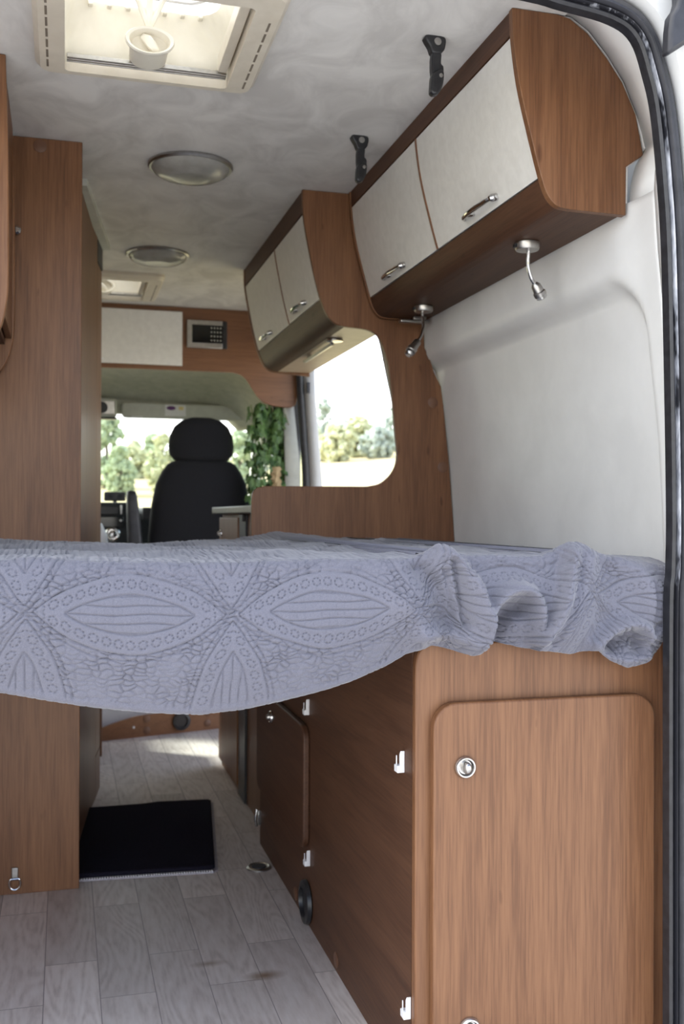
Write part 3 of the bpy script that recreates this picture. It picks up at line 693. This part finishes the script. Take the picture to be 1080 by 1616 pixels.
# windscreen
ws = MB().grid([[(-.62+1.66*i/12, 5.60-.10*(2*i/12-1)**2, 1.545) for i in range(13)], [(-.64+1.72*i/12, 6.18-.20*(2*i/12-1)**2, .98) for i in range(13)]])
struct('window_1', ws, M['glass'])
def pillar(name, a, b, wx, wy, mat):
    mb = MB(); a, b = Vector(a), Vector(b)
    rings = [[(p.x+x, p.y+y, p.z) for x, y in rrect(-wx, wx, -wy, wy, min(wx, wy)*.6, 4)] for p in (a+(b-a)*k/6 for k in range(7))]
    mb.loft(rings); return struct(name, mb, mat)
pillar('trim_3', (1.075, 5.99, .96), (1.040, 5.52, 1.56), .022, .035, M['visor'])
pillar('trim_4', (-.65, 5.99, .96), (-.63, 5.52, 1.56), .025, .04, M['visor'])
# B pillar: pale liner, black sliding-door seal, white jamb
mb = MB()
mb.grid([[(.995, 4.682, 1.47), (1.045, 4.682, 1.47)], [(1.005, 4.682, 1.2), (1.075, 4.682, 1.2)], [(1.01, 4.682, .17), (1.088, 4.682, .17)]], flip=False)
struct('trim_5', mb, M['visor'], solid=.02)
sl = thing('sliding_door_seal', (1.1, 4.62, .2), 'black rubber seal strip down the front edge of the side door opening', 'door seal')
MB().tube(cat([(1.06, 4.62, 1.64), (1.068, 4.62, 1.50), (1.083, 4.62, 1.30), (1.095, 4.62, 1.09), (1.098, 4.62, .6), (1.098, 4.62, .19)], 5), .02, 12, None).build('bulb', M['rubber'], sl)
MB().box(1.088, 1.103, 4.585, 4.607, 1.525, 1.575).build('door_catch', M['rubber_grey'], sl, bevel=.002)
jb = MB().grid([[(1.075, 4.61, 1.68), (1.12, 4.58, 1.68)], [(1.083, 4.61, 1.50), (1.128, 4.58, 1.5)], [(1.098, 4.61, 1.30), (1.145, 4.58, 1.3)], [(1.110, 4.61, 1.09), (1.162, 4.58, 1.09)], [(1.113, 4.61, .19), (1.17, 4.58, .19)]], flip=False)
struct('trim_6', jb, M['paint'], solid=.006)
# cab doors: lower panel each side, window above
for nm, x0, x1 in (('door_1', 1.10, 1.15), ('door_2', -.70, -.66)):
    mb = MB().box(x0, x1, 4.74 if nm == 'door_1' else 4.73, 5.98, -.1, 1.05)
    struct(nm, mb, M['dash'])
for nm, x in (('window_2', 1.125), ('window_3', -.68)):
    struct(nm, MB().box(x-.002, x+.002, 4.76, 5.72, 1.052, 1.50), M['glass'])
struct('wall_front', MB().box(-.70, 1.15, 6.25, 6.30, -.4, .95), M['paint'])
struct('trim_9', MB().box(-.64, 1.02, 5.475, 5.50, 1.488, 1.57), M['headliner'], bevel=.006)
struct('trim_8', MB().prism([(.955, 4.735), (1.095, 4.735), (1.095, 4.78), (.985, 4.78)], 'z', .40, 1.52), M['black'], bevel=.01)
# sun visor + console
vs_ = thing('sun_visor', (.6, 5.46, 1.52), 'pale sun visor above the windscreen with a small white sticker', 'sun visor')
vp = rrect(.290, .950, 1.466, 1.548, .022, 5)
vo = MB().prism(vp, 'y', 5.440, 5.462).build('flap', M['visor'], vs_, bevel=.006)
ss = MB().box(.515, .625, 5.4375, 5.4398, 1.482, 1.542).build('sticker', M['clip'], vo)
MB().lathe([(.001, 0), (.016, .0001), (.016, .0006), (.001, .0008)], (.548, 5.4374, 1.524), (0, -1, 0), 24).build('oval_mark', M['purple'], ss) if False else None
el = MB().prism([(.547+.024*math.cos(2*PI*k/28), 1.524+.011*math.sin(2*PI*k/28)) for k in range(28)], 'y', 5.4366, 5.4374); tag(el.build('printed_mark', M['purple'], vo), 'purple oval on the sticker')
el = MB().box(.588, .612, 5.4366, 5.4374, 1.515, 1.533); tag(el.build('printed_mark', M['yellow'], vo), 'yellowish patch on the sticker')
MB().box(.34, .40, 5.432, 5.4398, 1.470, 1.477).build('clip', M['clip'], vo, bevel=.002)
rc = thing('roof_console', (.2, 5.42, 1.5), 'small pale roof console with a round speaker beside the visor', 'console')
MB().box(-.05, .262, 5.38, 5.46, 1.462, 1.56).build('housing', M['visor'], rc, bevel=.012)
MB().box(.13, .252, 5.374, 5.3798, 1.475, 1.545).build('grille', M['nickel'], rc, bevel=.003)
MB().lathe([(.030, 0), (.030, .003), (.022, .004), (.001, .002)], (.185, 5.374, 1.51), (0, -1, 0), 28).build('speaker', M['rubber_grey'], rc)
MB().box(.0, .262, 5.385, 5.455, 1.452, 1.4618).build('base_strip', M['black'], rc, bevel=.003)

# passenger seat
se = thing('passenger_seat', (.625, 4.98, .17), 'black cloth cab seat with a wide headrest, seen from behind', 'seat')
bk = MB(); rings = []
for z, hw, hd, cy in ((.50, .245, .06, 4.92), (.60, .250, .075, 4.91), (.85, .245, .085, 4.88), (1.0, .232, .085, 4.86), (1.10, .214, .080, 4.85), (1.16, .186, .072, 4.845), (1.195, .160, .062, 4.84), (1.21, .135, .045, 4.84), (1.214, .10, .02, 4.84)):
    rings.append(sring(.632, cy, z, hw*1.01, hd, 3.2, 40))
MB().loft(rings).build('backrest', M['seat'], se, angle=70)
rings = []
for z, hw, hd in ((1.208, .10, .03), (1.214, .128, .05), (1.24, .150, .062), (1.28, .156, .066), (1.33, .150, .064), (1.375, .128, .058), (1.405, .092, .045), (1.418, .05, .025)):
    rings.append(sring(.630, 4.84, z, hw, hd, 2.8, 40))
MB().loft(rings).build('headrest', M['seat'], se, angle=70)
ar = MB().loft([sring(.322-.018*(z-.80)/.25, 4.83, z, hw, hd, 4, 28) for z, hw, hd in ((.66, .034, .045), (.8, .035, .045), (.95, .030, .042), (1.04, .0245, .036), (1.062, .020, .03), (1.068, .010, .015))])
ar.build('armrest', M['rubber_grey'], se, angle=60)
cu = MB().loft([sring(.632, 5.14, z, hw, hd, 4, 36) for z, hw, hd in ((.43, .22, .24), (.46, .245, .27), (.56, .25, .27), (.60, .235, .25))]); cu.build('cushion', M['seat'], se, angle=60)
MB().box(.43, .83, 4.92, 5.36, .1705, .43).build('base', M['dash'], se, bevel=.01)
MB().tube([(.36, 4.88, .80), (.44, 4.88, .80)], .018, 12).build('armrest_pivot', M['black'], se)
# dashboard
da = thing('dashboard', (.2, 5.75, .17), 'dark dashboard with a centre stack below the windscreen', 'dashboard')
dp_ = [(5.52, .1705), (5.50, .70), (5.48, .90)]+cat([(5.50, .955), (5.55, .985), (5.70, .995), (5.95, .985)], 4)+[(5.97, .1705)]
MB().prism(dp_, 'x', -.62, 1.04).build('body', M['dash'], da, bevel=.01)
MB().box(.02, .335, 5.40, 5.4795, .55, 1.020).build('centre_stack', M['dash'], da, bevel=.01)
MB().box(.05, .275, 5.392, 5.3995, .955, 1.000).build('storage_slot', M['black'], da, bevel=.004)
rd = MB().box(.05, .30, 5.388, 5.3995, .890, .945).build('radio', M['screen'], da, bevel=.003)
MB().lathe([(.006, 0), (.006, .008), (.004, .01)], (.285, 5.388, .925), (0, -1, 0), 14).build('radio_knob', M['nickel'], rd)
MB().box(.282, .291, 5.386, 5.3995, .958, 1.005).build('trim_strip', M['nickel'], da, bevel=.002)
MB().box(.318, .323, 5.392, 5.3998, .90, 1.01).build('trim_strip', M['nickel'], da, bevel=.002)
MB().lathe([(.038, 0), (.040, .008), (.034, .014), (.024, .012), (.022, .022), (.012, .028), (.001, .028)], (.243, 5.3995, .853), (0, -1, 0), 32).build('dial', M['chrome'], da)
MB().box(.40, .445, 5.44, 5.4795, .93, .995).build('air_vent', M['black'], da, bevel=.004)
ph = thing('phone_holder', (.25, 5.56, .998), 'black twin phone holder standing on the dashboard', 'phone holder')
MB().lathe([(.03, .002), (.028, .008), (.012, .012), (.010, .045)], (.262, 5.56, .9955), (0, 0, 1), 20).build('foot', M['black'], ph)
MB().prism(rrect(.205, .318, 1.028, 1.078, .008, 3), 'y', 5.545, 5.565).build('cradle', M['black'], ph, bevel=.004)
for x in (.235, .288): MB().lathe([(.016, 0), (.015, .003), (.001, .004)], (x, 5.5448, 1.055), (0, -1, 0), 20).build('pad', M['rubber_grey'], ph)
ph2 = MB().box(.13, .172, 5.53, 5.55, 1.02, 1.085); ph2.box(.145, .16, 5.535, 5.547, .992, 1.021)
tag(ph2.build('small_monitor', M['black'], None, bevel=.004), 'small black device on the dashboard cut off by the wardrobe edge', 'device')
# driver seat headrest cover (white) partly hidden by the wardrobe
cu = MB().loft([sring(.088, 4.95, z, hw, .07, 2.6, 32) for z, hw in ((.60, .10), (.66, .118), (.78, .122), (.86, .110), (.91, .085), (.935, .05), (.94, .02))])
cw = thing('driver_seat', (.0, 5.05, .17), 'driver seat with a white cover just visible beside the wardrobe above the bed', 'seat')
cu.build('armrest_cover', M['clip'], cw, angle=60)
MB().loft([sring(-.20, 4.97, z, hw, .08, 3, 32) for z, hw in ((.50, .235), (.85, .24), (1.1, .21), (1.2, .15), (1.21, .1))]).build('backrest', M['seat'], cw, angle=60)
MB().box(-.42, .06, 4.98, 5.34, .1705, .60).build('base', M['dash'], cw, bevel=.02)

# ivy
iv = thing('ivy_garland', (.94, 4.70, 1.48), 'green artificial ivy garland hanging beside the cab seat', 'ivy')
vm, lf, dl = MB(), MB(), MB()
def leaf(mb, p, size, nrm, up):
    nrm = nrm.normalized(); a = nrm.cross(up).normalized(); b = a.cross(nrm)
    pts = [(0, 0), (.28, -.12), (.52, .12), (.34, .34), (.50, .62), (.20, .60), (0, 1.0), (-.20, .60), (-.50, .62), (-.34, .34), (-.52, .12), (-.28, -.12)]
    vs = [p+a*(x*size)-b*(y*size)+nrm*(size*.16*(1-abs(x)*2.2)) for x, y in pts]+[p-b*(.35*size)+nrm*(size*.20)]
    n = len(pts); mb.add(vs, [(i, (i+1) % n, n) for i in range(n)])
for sx in range(11):
    x0 = .850+sx*.0170+random.uniform(-.01, .01); y0 = 4.705+random.uniform(-.012, .02); L = random.uniform(.46, .62)
    pts = [Vector((x0+.010*sx*k/10*.3+.008*math.sin(k*1.3+sx), y0+.012*math.cos(k*1.1+sx), 1.475-L*k/10)) for k in range(11)]
    vm.tube(pts, .0022, 5)
    for k in range(46):
        t = random.random()*10; i = min(9, int(t)); p = pts[i].lerp(pts[i+1], t-i)
        ang_ = random.uniform(0, 2*PI); dirv = Vector((math.cos(ang_), math.sin(ang_)*.8-.5, random.uniform(-.2, .5)))
        leaf(lf, p+Vector((dirv.x, dirv.y, 0))*.016, random.uniform(.030, .050), dirv, Vector((random.uniform(-.5, .5), 0, 1)))
for (x, z) in ((.965, 1.16), (.968, 1.10), (.962, 1.13)):
    leaf(dl, Vector((x, 4.68, z+.02)), .05, Vector((random.uniform(-.2, .2), -1, .2)), Vector((.1, 0, 1)))
vm.build('vine', M['vine'], iv)
for o in (lf.build('leaves', M['leaf'], iv, smooth=False), dl.build('dry_leaves', M['dry'], iv, smooth=False)):
    pass

# ================================================================== BED + QUILT
bd = thing('bed_base', (.2, 2.15, .745), 'pale mattress on a slatted base across the van under the quilt', 'bed')
MB().prism(rrect(-.64, 1.03, 1.62, 2.60, .04, 4), 'z', .765, .850).build('mattress', M['foam'], bd, bevel=.02, seg=3)
for k in range(7): MB().box(-.64, 1.03, 1.66+k*.145, 1.72+k*.145, .7475, .7645).build('slat', M['wood_x'], bd)

def px(x, y, Yp=1.50):
    d = r2*((x-540)/F_PX)-u2*((y-808)/F_PX)+f_; k = Yp/d.y; return (d.x*k, CAMH+d.z*k)
xs1 = np.concatenate([np.linspace(-.63, -.13, 160, endpoint=False), np.linspace(-.13, 1.0, 720)])
hemp = [(0, 1083), (80, 1097), (160, 1108), (240, 1116), (320, 1119), (390, 1110), (450, 1097), (520, 1079), (560, 1066), (610, 1045), (650, 1024), (690, 1016), (720, 1026), (745, 1033), (765, 1020), (790, 1013), (830, 1022), (860, 1024), (900, 1030), (935, 1022), (960, 1040), (990, 1052), (1020, 1045), (1045, 1025), (1058, 1000)]
hx, hz = zip(*[px(*p, 1.505) for p in hemp]); hx = (-.7, -.4)+hx; hz = (.70, .69)+hz
hem = np.interp(xs1, hx, hz)
ker = np.hanning(9); ker /= ker.sum(); hem = np.convolve(np.pad(hem, 4, 'edge'), ker, 'valid')
pxs = np.interp(xs1, [px(p, 930)[0] for p in range(-400, 1101, 20)], list(range(-400, 1101, 20)))
gau = lambda c, w: np.exp(-((pxs-c)/w)**2)
ztop = .884+.022*gau(704, 26)+.004*gau(790, 50)+.026*gau(915, 34)+.006*gau(60, 60)-.004*gau(330, 120)
ztop = ztop-.012*np.clip((pxs-985)/60, 0, 1.3)
yback = 2.635+.215*np.clip((xs1-.30)/.22, 0, 1)**2*(3-2*np.clip((xs1-.30)/.22, 0, 1))
nT, nR, nF, nH = 44, 14, 210, 14
Xs, Ys, Zs, Vs = [], [], [], []
R0 = .020
for j in range(nT):                         # top, back edge -> front roll
    t = j/nT; Y = yback+(1.505+R0-yback)*t
    w = (.010*np.sin(Y*21+xs1*7)+.006*np.sin(Y*37-xs1*19)+.008*np.sin(xs1*13+Y*9))*(1-t**6)*np.where(xs1 > .5, .25, .45)
    lift = .016*np.exp(-((xs1-.60)/.10)**2)*np.exp(-((Y-2.80)/.10)**2)
    dip = -.02*np.exp(-((Y-yback)/.03)**2)*np.clip((.45-xs1)/.1, 0, 1)
    edge = np.clip((t-.93)/.07, 0, 1)**2
    base = .884+(ztop-.884)*(.25+.75*edge)
    Xs.append(xs1.copy()); Ys.append(Y); Zs.append(base+w+lift+dip); Vs.append(.884+R0*PI/2-R0+(Y-1.505-R0))
for j in range(nR):                         # roll
    a = PI/2*j/nR
    Xs.append(xs1.copy()); Ys.append(np.full_like(xs1, 1.505+R0-R0*math.sin(a))); Zs.append(ztop-R0+R0*math.cos(a)); Vs.append(np.full_like(xs1, .884-R0+R0*(PI/2-a)))
for j in range(nF+1):                       # front drop
    t = j/nF; z = (ztop-R0)+(hem-(ztop-R0))*t
    belly = -.020*math.sin(PI*t**.9)+.010*t*t
    Xs.append(xs1.copy()); Ys.append(1.505+belly+0*z); Zs.append(z); Vs.append(z-(ztop-.884))
for j in range(1, nH+1):                    # hem turned under
    a = PI*j/nH; lim = np.clip((.60-xs1)/.1, 0, 1)
    rr = .006+.016*lim
    Xs.append(xs1.copy()); Ys.append(1.515+rr*(1-math.cos(a))); Zs.append(hem-rr*math.sin(a)*.8+(.02*(j/nH)**2)); Vs.append(hem-.004*j)
X = np.array(Xs); Y = np.array(Ys); Z = np.array(Zs); V = np.array([np.broadcast_to(v, xs1.shape) for v in Vs])
nrow, ncol = X.shape
# --- folds on the front face (pixel-space polylines turned into x,z at the quilt's front plane)
front_w = np.zeros((nrow, 1)); front_w[nT:nT+nR] = np.linspace(0, 1, nR)[:, None]; front_w[nT+nR:] = 1
front_w[:nT, 0] = 0
front_w[nT+nR+nF+1:, 0] = np.linspace(1, .7, nH)
def fold(pts, amp, wl, wr, fade=None):
    P = np.array(cat([px(*p, 1.49) for p in pts], 6)); m = .00093
    D = np.full(X.shape, 1e9); SG = np.ones(X.shape); T = np.zeros(X.shape)
    for k in range(len(P)-1):
        a, b = P[k], P[k+1]; d = b-a; l2 = d@d
        t = np.clip(((X-a[0])*d[0]+(Z-a[1])*d[1])/l2, 0, 1)
        dx, dz = X-a[0]-t*d[0], Z-a[1]-t*d[1]; q = np.hypot(dx, dz); u = q < D
        D = np.where(u, q, D); SG = np.where(u, np.sign(d[0]*dz-d[1]*dx), SG); T = np.where(u, (k+t)/(len(P)-1), T)
    w = np.where(SG < 0, wl, wr)*m          # SG<0: left of a downward stroke
    e = amp*np.exp(-(D/w)**2)
    if fade is not None: e = e*np.interp(T, [0, .15, .85, 1], fade)
    return e
dY = np.zeros(X.shape)
dY += fold([(684, 858), (672, 888), (694, 930), (712, 975), (716, 1010)], .026, 24, 12, (.4, 1, 1, .3))            # deep valley
dY -= fold([(704, 842), (722, 880), (746, 915), (758, 960), (762, 1012)], .040, 24, 11, (.5, 1, 1, .9))
dY -= fold([(640, 955), (670, 1000), (700, 1012)], .012, 30, 20)
dY -= fold([(672, 1006), (715, 1000), (752, 1024)], .020, 16, 16)
dY += fold([(716, 885), (726, 930), (738, 985)], .020, 8, 6)
dY += fold([(704, 900), (714, 945), (728, 1000)], .010, 5, 5)
dY -= fold([(764, 1008), (772, 962), (796, 933), (826, 928), (844, 950), (850, 1005)], .030, 13, 11, (.7, 1, 1, .8))
dY += fold([(786, 1012), (804, 970), (826, 960)], .034, 15, 17)
dY += fold([(692, 1020), (735, 1030)], .018, 12, 12)
dY += fold([(735, 880), (790, 900), (830, 905)], .010, 26, 26)
dY -= fold([(913, 846), (899, 892), (876, 955), (852, 1016)], .040, 7, 60, (.6, 1, 1, .9)) * 1.0
dY += fold([(922, 865), (912, 900), (892, 955), (872, 1010)], .014, 12, 12)
dY -= fold([(940, 1018), (972, 990), (1005, 986), (1026, 1004)], .026, 13, 12)
dY += fold([(968, 1016), (1000, 1004), (1012, 1014)], .020, 14, 12)
dY -= fold([(945, 1030), (990, 1044), (1030, 1038)], .016, 14, 12)
dY += fold([(1030, 1000), (1042, 985)], .012, 10, 10)
dY -= fold([(985, 860), (1020, 910), (1038, 970), (1046, 1010)], .014, 26, 20)
dY += fold([(960, 880), (975, 930), (965, 975)], .008, 30, 24)
dY += .005*np.sin(X*23+Z*31)*np.clip((X-.55)/.1, 0, 1)+.004*np.sin(X*11+2)*np.cos(Z*26)
Y = Y+dY*front_w
Y = np.where(Z < ztop-R0*.5, np.minimum(Y, np.where(X > .53, 1.5325, 1.60)), Y)
Y = np.where((X > .945) & (Y < 1.487), 1.487, Y)
# --- stitched relief
P0 = .295; un = (X-.242+P0/2) % P0-P0/2; vn = (V-.808+P0/2) % P0-P0/2
warp = .0008*np.sin(X*70+V*50)+.0006*np.sin(V*90-X*40); un = un+warp; vn = vn+warp
H = np.zeros(X.shape); lens_in = np.zeros(X.shape, bool); groove = lambda d, w: np.exp(-(d/w)**2)
gr = np.zeros(X.shape)
for horiz in (True, False):
    a_, b_ = (un, vn) if horiz else (vn, un)
    a2 = np.where(a_ > 0, a_-P0/2, a_+P0/2)                  # along the petal, centred
    for (A, Bh, wg, dep) in ((.138, .058, .0013, 1.0), (.150, .067, .0013, .8), (.093, .0285, .0013, 1.0)):
        k = 1-(a2/A)**2; sl = 1/np.sqrt(1+(2*Bh*a2/A**2)**2)
        d = np.abs(np.abs(b_)-Bh*k)*sl; ok = k > 0
        gr = np.maximum(gr, np.where(ok, groove(d, wg)*dep, 0))
        if A == .138: ins = ok & (np.abs(b_) < Bh*k); kk = k
        if A == .093: inn = ok & (np.abs(b_) < Bh*k)
    # rows of quilted lines inside the inner petal
    li = np.where(inn, np.maximum(groove((a2+.006) % .012-.006, .0009)*.22, groove((b_+.0065) % .013-.0065, .0011)*.9), 0)
    gr = np.maximum(gr, li)
    # ring of little circles between the two outlines
    mid = np.where(np.abs(a2) < .093, (.058*(1-(a2/.138)**2)+.0285*np.clip(1-(a2/.093)**2, 0, 1))/2, .5*.058*np.clip(1-(a2/.138)**2, 0, 1))
    ca = (a2+.009) % .018-.009; cd = np.hypot(ca, np.abs(b_)-mid)
    gr = np.maximum(gr, np.where(ins & ~inn, groove(cd-.0060, .0010)*.85*(.7+.5*np.sin(np.arctan2(np.abs(b_)-mid, ca)*7)), 0))
    lens_in |= ins
# scrolling leaf fill outside the petals
def n2(x, y, f, o):
    return np.sin(x*f+o+1.7*np.sin(y*f*.73+o*2))*np.cos(y*f*.9-o+1.3*np.sin(x*f*.61))
Xw = X+.0045*n2(X, V, 95, .3); Vw = V+.0035*n2(V, X, 110, 1.1)
G = .0165; ui, vi = Xw/G, Vw/(G*.5); ci, cj = np.floor(ui), np.floor(vi); F1 = np.full(X.shape, 9.); F2 = np.full(X.shape, 9.)
for di in (-1, 0, 1):
    for dj in (-1, 0, 1):
        a = ci+di; b = cj+dj; h1 = np.modf(np.abs(np.sin(a*12.9898+b*78.233)*43758.5453))[0]; h2 = np.modf(np.abs(np.sin(a*39.346+b*11.135)*24634.634))[0]
        q = np.hypot(a+.1+.8*h1-ui, (b+.1+.8*h2-vi)); F2 = np.minimum(F2, np.maximum(F1, q)); F1 = np.minimum(F1, q)
cell = np.where(lens_in, 0, groove(F2-F1, .16))
# puckers running across the stitch lines
pk = n2(X, V, 520, .7)*.5+n2(V, X, 800, 2.1)*.5
wide = np.zeros(X.shape)
puff = np.where(lens_in, .45, .8-np.clip(F1, 0, .8))*.0009
H = -.0030*gr-.0027*cell*(.75+.5*n2(X, V, 60, .9))+puff*1.4+.00042*pk*(.45+.9*np.clip(gr+.6*cell, 0, 1))+.0009*n2(X, V, 70, 2.2)
amt = np.ones((nrow, 1)); amt[:nT] = .8; amt[-nH:] = .3
H = H*amt
# displace along normals
Pn = np.stack([X, Y, Z], -1)
du = np.gradient(Pn, axis=1); dv = np.gradient(Pn, axis=0); nn = np.cross(du, dv); nn /= np.linalg.norm(nn, axis=-1, keepdims=True)+1e-9
sgn = -1 if nn[nT+nR+60, 300, 1] > 0 else 1
Pn = Pn+nn*sgn*H[..., None]
idx = np.arange(nrow*ncol).reshape(nrow, ncol)
fa = np.stack([idx[:-1, :-1], idx[:-1, 1:], idx[1:, 1:], idx[1:, :-1]], -1).reshape(-1, 4)
if sgn < 0: fa = fa[:, ::-1]
me = bpy.data.meshes.new('quilt'); me.vertices.add(nrow*ncol); me.vertices.foreach_set('co', Pn.reshape(-1).astype(np.float32))
me.loops.add(len(fa)*4); me.loops.foreach_set('vertex_index', fa.reshape(-1).astype(np.int32))
me.polygons.add(len(fa)); me.polygons.foreach_set('loop_start', np.arange(0, len(fa)*4, 4, dtype=np.int32)); me.polygons.foreach_set('loop_total', np.full(len(fa), 4, np.int32))
me.polygons.foreach_set('use_smooth', np.ones(len(fa), bool)); me.materials.append(M['quilt']); me.update(); me.validate()
qo = bpy.data.objects.new('quilt', me); COL.objects.link(qo)
tag(qo, 'grey quilted bedspread with stitched petal pattern draped over the bed edge', 'quilt')

# ================================================================== OUTSIDE: trees
def tree(name, label, x, y, h, w, mat, group, seed):
    rg = random.Random(seed); z = ground_z(x, y)-.05
    t = thing(name, (x, y, z), label, 'tree', group)
    mb = MB()
    for k in range(150):
        a = rg.uniform(0, 2*PI); q = rg.random()**.5; hh = rg.uniform(.06, 1)
        prof = math.sin(PI*min(1, hh*.85+.12))**.7
        c = Vector((x+math.cos(a)*q*w*.42*prof, y+math.sin(a)*q*w*.42*prof, z+h*hh*.93)); r = w*rg.uniform(.035, .085)
        rows = []
        for i in range(8):
            ph = PI*i/7; row = []
            for j in range(12):
                th = 2*PI*j/12; d = Vector((math.sin(ph)*math.cos(th), math.sin(ph)*math.sin(th), math.cos(ph)))
                nz = noise.noise(d*2.6+c)*.9+noise.noise(d*8+c*2)*.8
                row.append(c+d*r*(1+nz))
            rows.append(row)
        mb.grid(rows, True, flip=True)
    mb.build('foliage', mat, t)
    MB().tube([(x, y, z), (x+.1, y, z+h*.4), (x, y+.1, z+h*.8)], .1, 8, [w*.05, w*.04, w*.015]).build('trunk', M['bark'], t)
GT = 'trees at the far edge of the meadow'
def pol(pxl, D):     # place by bearing from the van door and distance
    d = r2*((pxl-540)/F_PX)+f_; d.normalize(); return d.x*D, d.y*D
def T(i, pxl, D, h, w, m, lab):
    x, y = pol(pxl, D); tree('tree', lab, x, y, h, w, M[m], GT, i)
T(1, 510, 76, 4.9, 2.2, 'fol3', 'tall thin tree left of the others, seen through the side opening')
T(2, 530, 68, 2.6, 2.8, 'fol2', 'rounded yellowish bush beside the tall thin tree, through the side opening')
T(3, 563, 74, 3.3, 3.0, 'fol2', 'pale rounded bush in the middle of the side opening')
T(4, 596, 70, 2.3, 3.0, 'fol3', 'bluish bush right of the pale rounded one in the side opening')
T(5, 626, 82, 4.2, 2.4, 'fol3', 'tree at the right edge of the side opening')
T(6, 494, 71, 2.4, 2.8, 'fol2', 'yellowish bush half hidden by the door seal')
T(8, 546, 83, 2.9, 3.0, 'fol3', 'bluish bush behind the gap between the two yellowish bushes')
T(9, 580, 80, 2.5, 3.0, 'fol1', 'low green bush behind the bluish one in the side opening')
GT = 'trees ahead of the windscreen'
T(11, 165, 44, 3.6, 2.0, 'fol1', 'tallest green tree at the left of the windscreen')
T(12, 188, 39, 2.0, 1.5, 'fol1', 'green bush right of the tallest windscreen tree')
T(13, 211, 53, 2.0, 1.9, 'fol2', 'yellow green bush left of the cab seat headrest')
T(14, 256, 40, 2.5, 1.6, 'fol2', 'bush directly behind the left side of the headrest')
T(16, 376, 43, 2.7, 1.7, 'fol1', 'bush seen just right of the cab seat headrest')
T(17, 400, 48, 2.4, 1.7, 'fol3', 'bluish bush beside the windscreen pillar')
T(20, 240, 60, 2.4, 1.9, 'fol1', 'green bush in the gap behind the yellow green one')

# ================================================================== LIGHT
wld = bpy.data.worlds.new('World'); S.world = wld; wld.use_nodes = True
nt = wld.node_tree; bg = nt.nodes['Background']
SUN = Vector((-.64, .43, .62)).normalized()
# summer sky: white haze at the horizon and round the sun, deep blue high up on the far side
L = nt.links.new
tc = nt.nodes.new('ShaderNodeTexCoord'); nm = N(nt, 'ShaderNodeVectorMath', operation='NORMALIZE'); L(tc.outputs['Generated'], nm.inputs[0])
dt = N(nt, 'ShaderNodeVectorMath', operation='DOT_PRODUCT'); dt.inputs[1].default_value = SUN; L(nm.outputs[0], dt.inputs[0])
sp = N(nt, 'ShaderNodeSeparateXYZ'); L(nm.outputs[0], sp.inputs[0])
sf = N(nt, 'ShaderNodeMapRange', interpolation_type='SMOOTHSTEP'); sf.inputs[1].default_value = -.05; sf.inputs[2].default_value = .80; L(dt.outputs['Value'], sf.inputs[0])
hf = N(nt, 'ShaderNodeMapRange', interpolation_type='SMOOTHSTEP'); hf.inputs[1].default_value = .05; hf.inputs[2].default_value = .50; hf.inputs[3].default_value = 1; hf.inputs[4].default_value = 0; L(sp.outputs['Z'], hf.inputs[0])
mxm = N(nt, 'ShaderNodeMath', operation='MAXIMUM'); L(sf.outputs[0], mxm.inputs[0]); L(hf.outputs[0], mxm.inputs[1])
hz_ = ramp(nt, [(0, (.13, .18, .30)), (.5, (.48, .56, .68)), (.9, (.95, 1.0, 1.08)), (1, (1.08, 1.07, 1.04))]); L(mxm.outputs[0], hz_.inputs[0])
L(hz_.outputs[0], bg.inputs['Color']); bg.inputs['Strength'].default_value = 1.25
sn = bpy.data.lights.new('sun', 'SUN'); sn.energy = 3.4; sn.angle = math.radians(6); sn.color = (1, .97, .92)
so = bpy.data.objects.new('sun', sn); COL.objects.link(so); so.location = (-5, 3, 8)
so.rotation_euler = SUN.to_track_quat('Z', 'Y').to_euler()

S.view_settings.view_transform = 'Standard'; S.view_settings.look = 'None'; S.view_settings.gamma = 1.0
S.view_settings.use_curve_mapping = False; S.view_settings.exposure = 1.82
cy = S.cycles
cy.use_denoising = True; cy.max_bounces = 14; cy.diffuse_bounces = 9; cy.transparent_max_bounces = 12; cy.sample_clamp_indirect = 6.0
cy.caustics_reflective = False; cy.caustics_refractive = False
for o in S.objects:
    if '_w' in o: del o['_w']
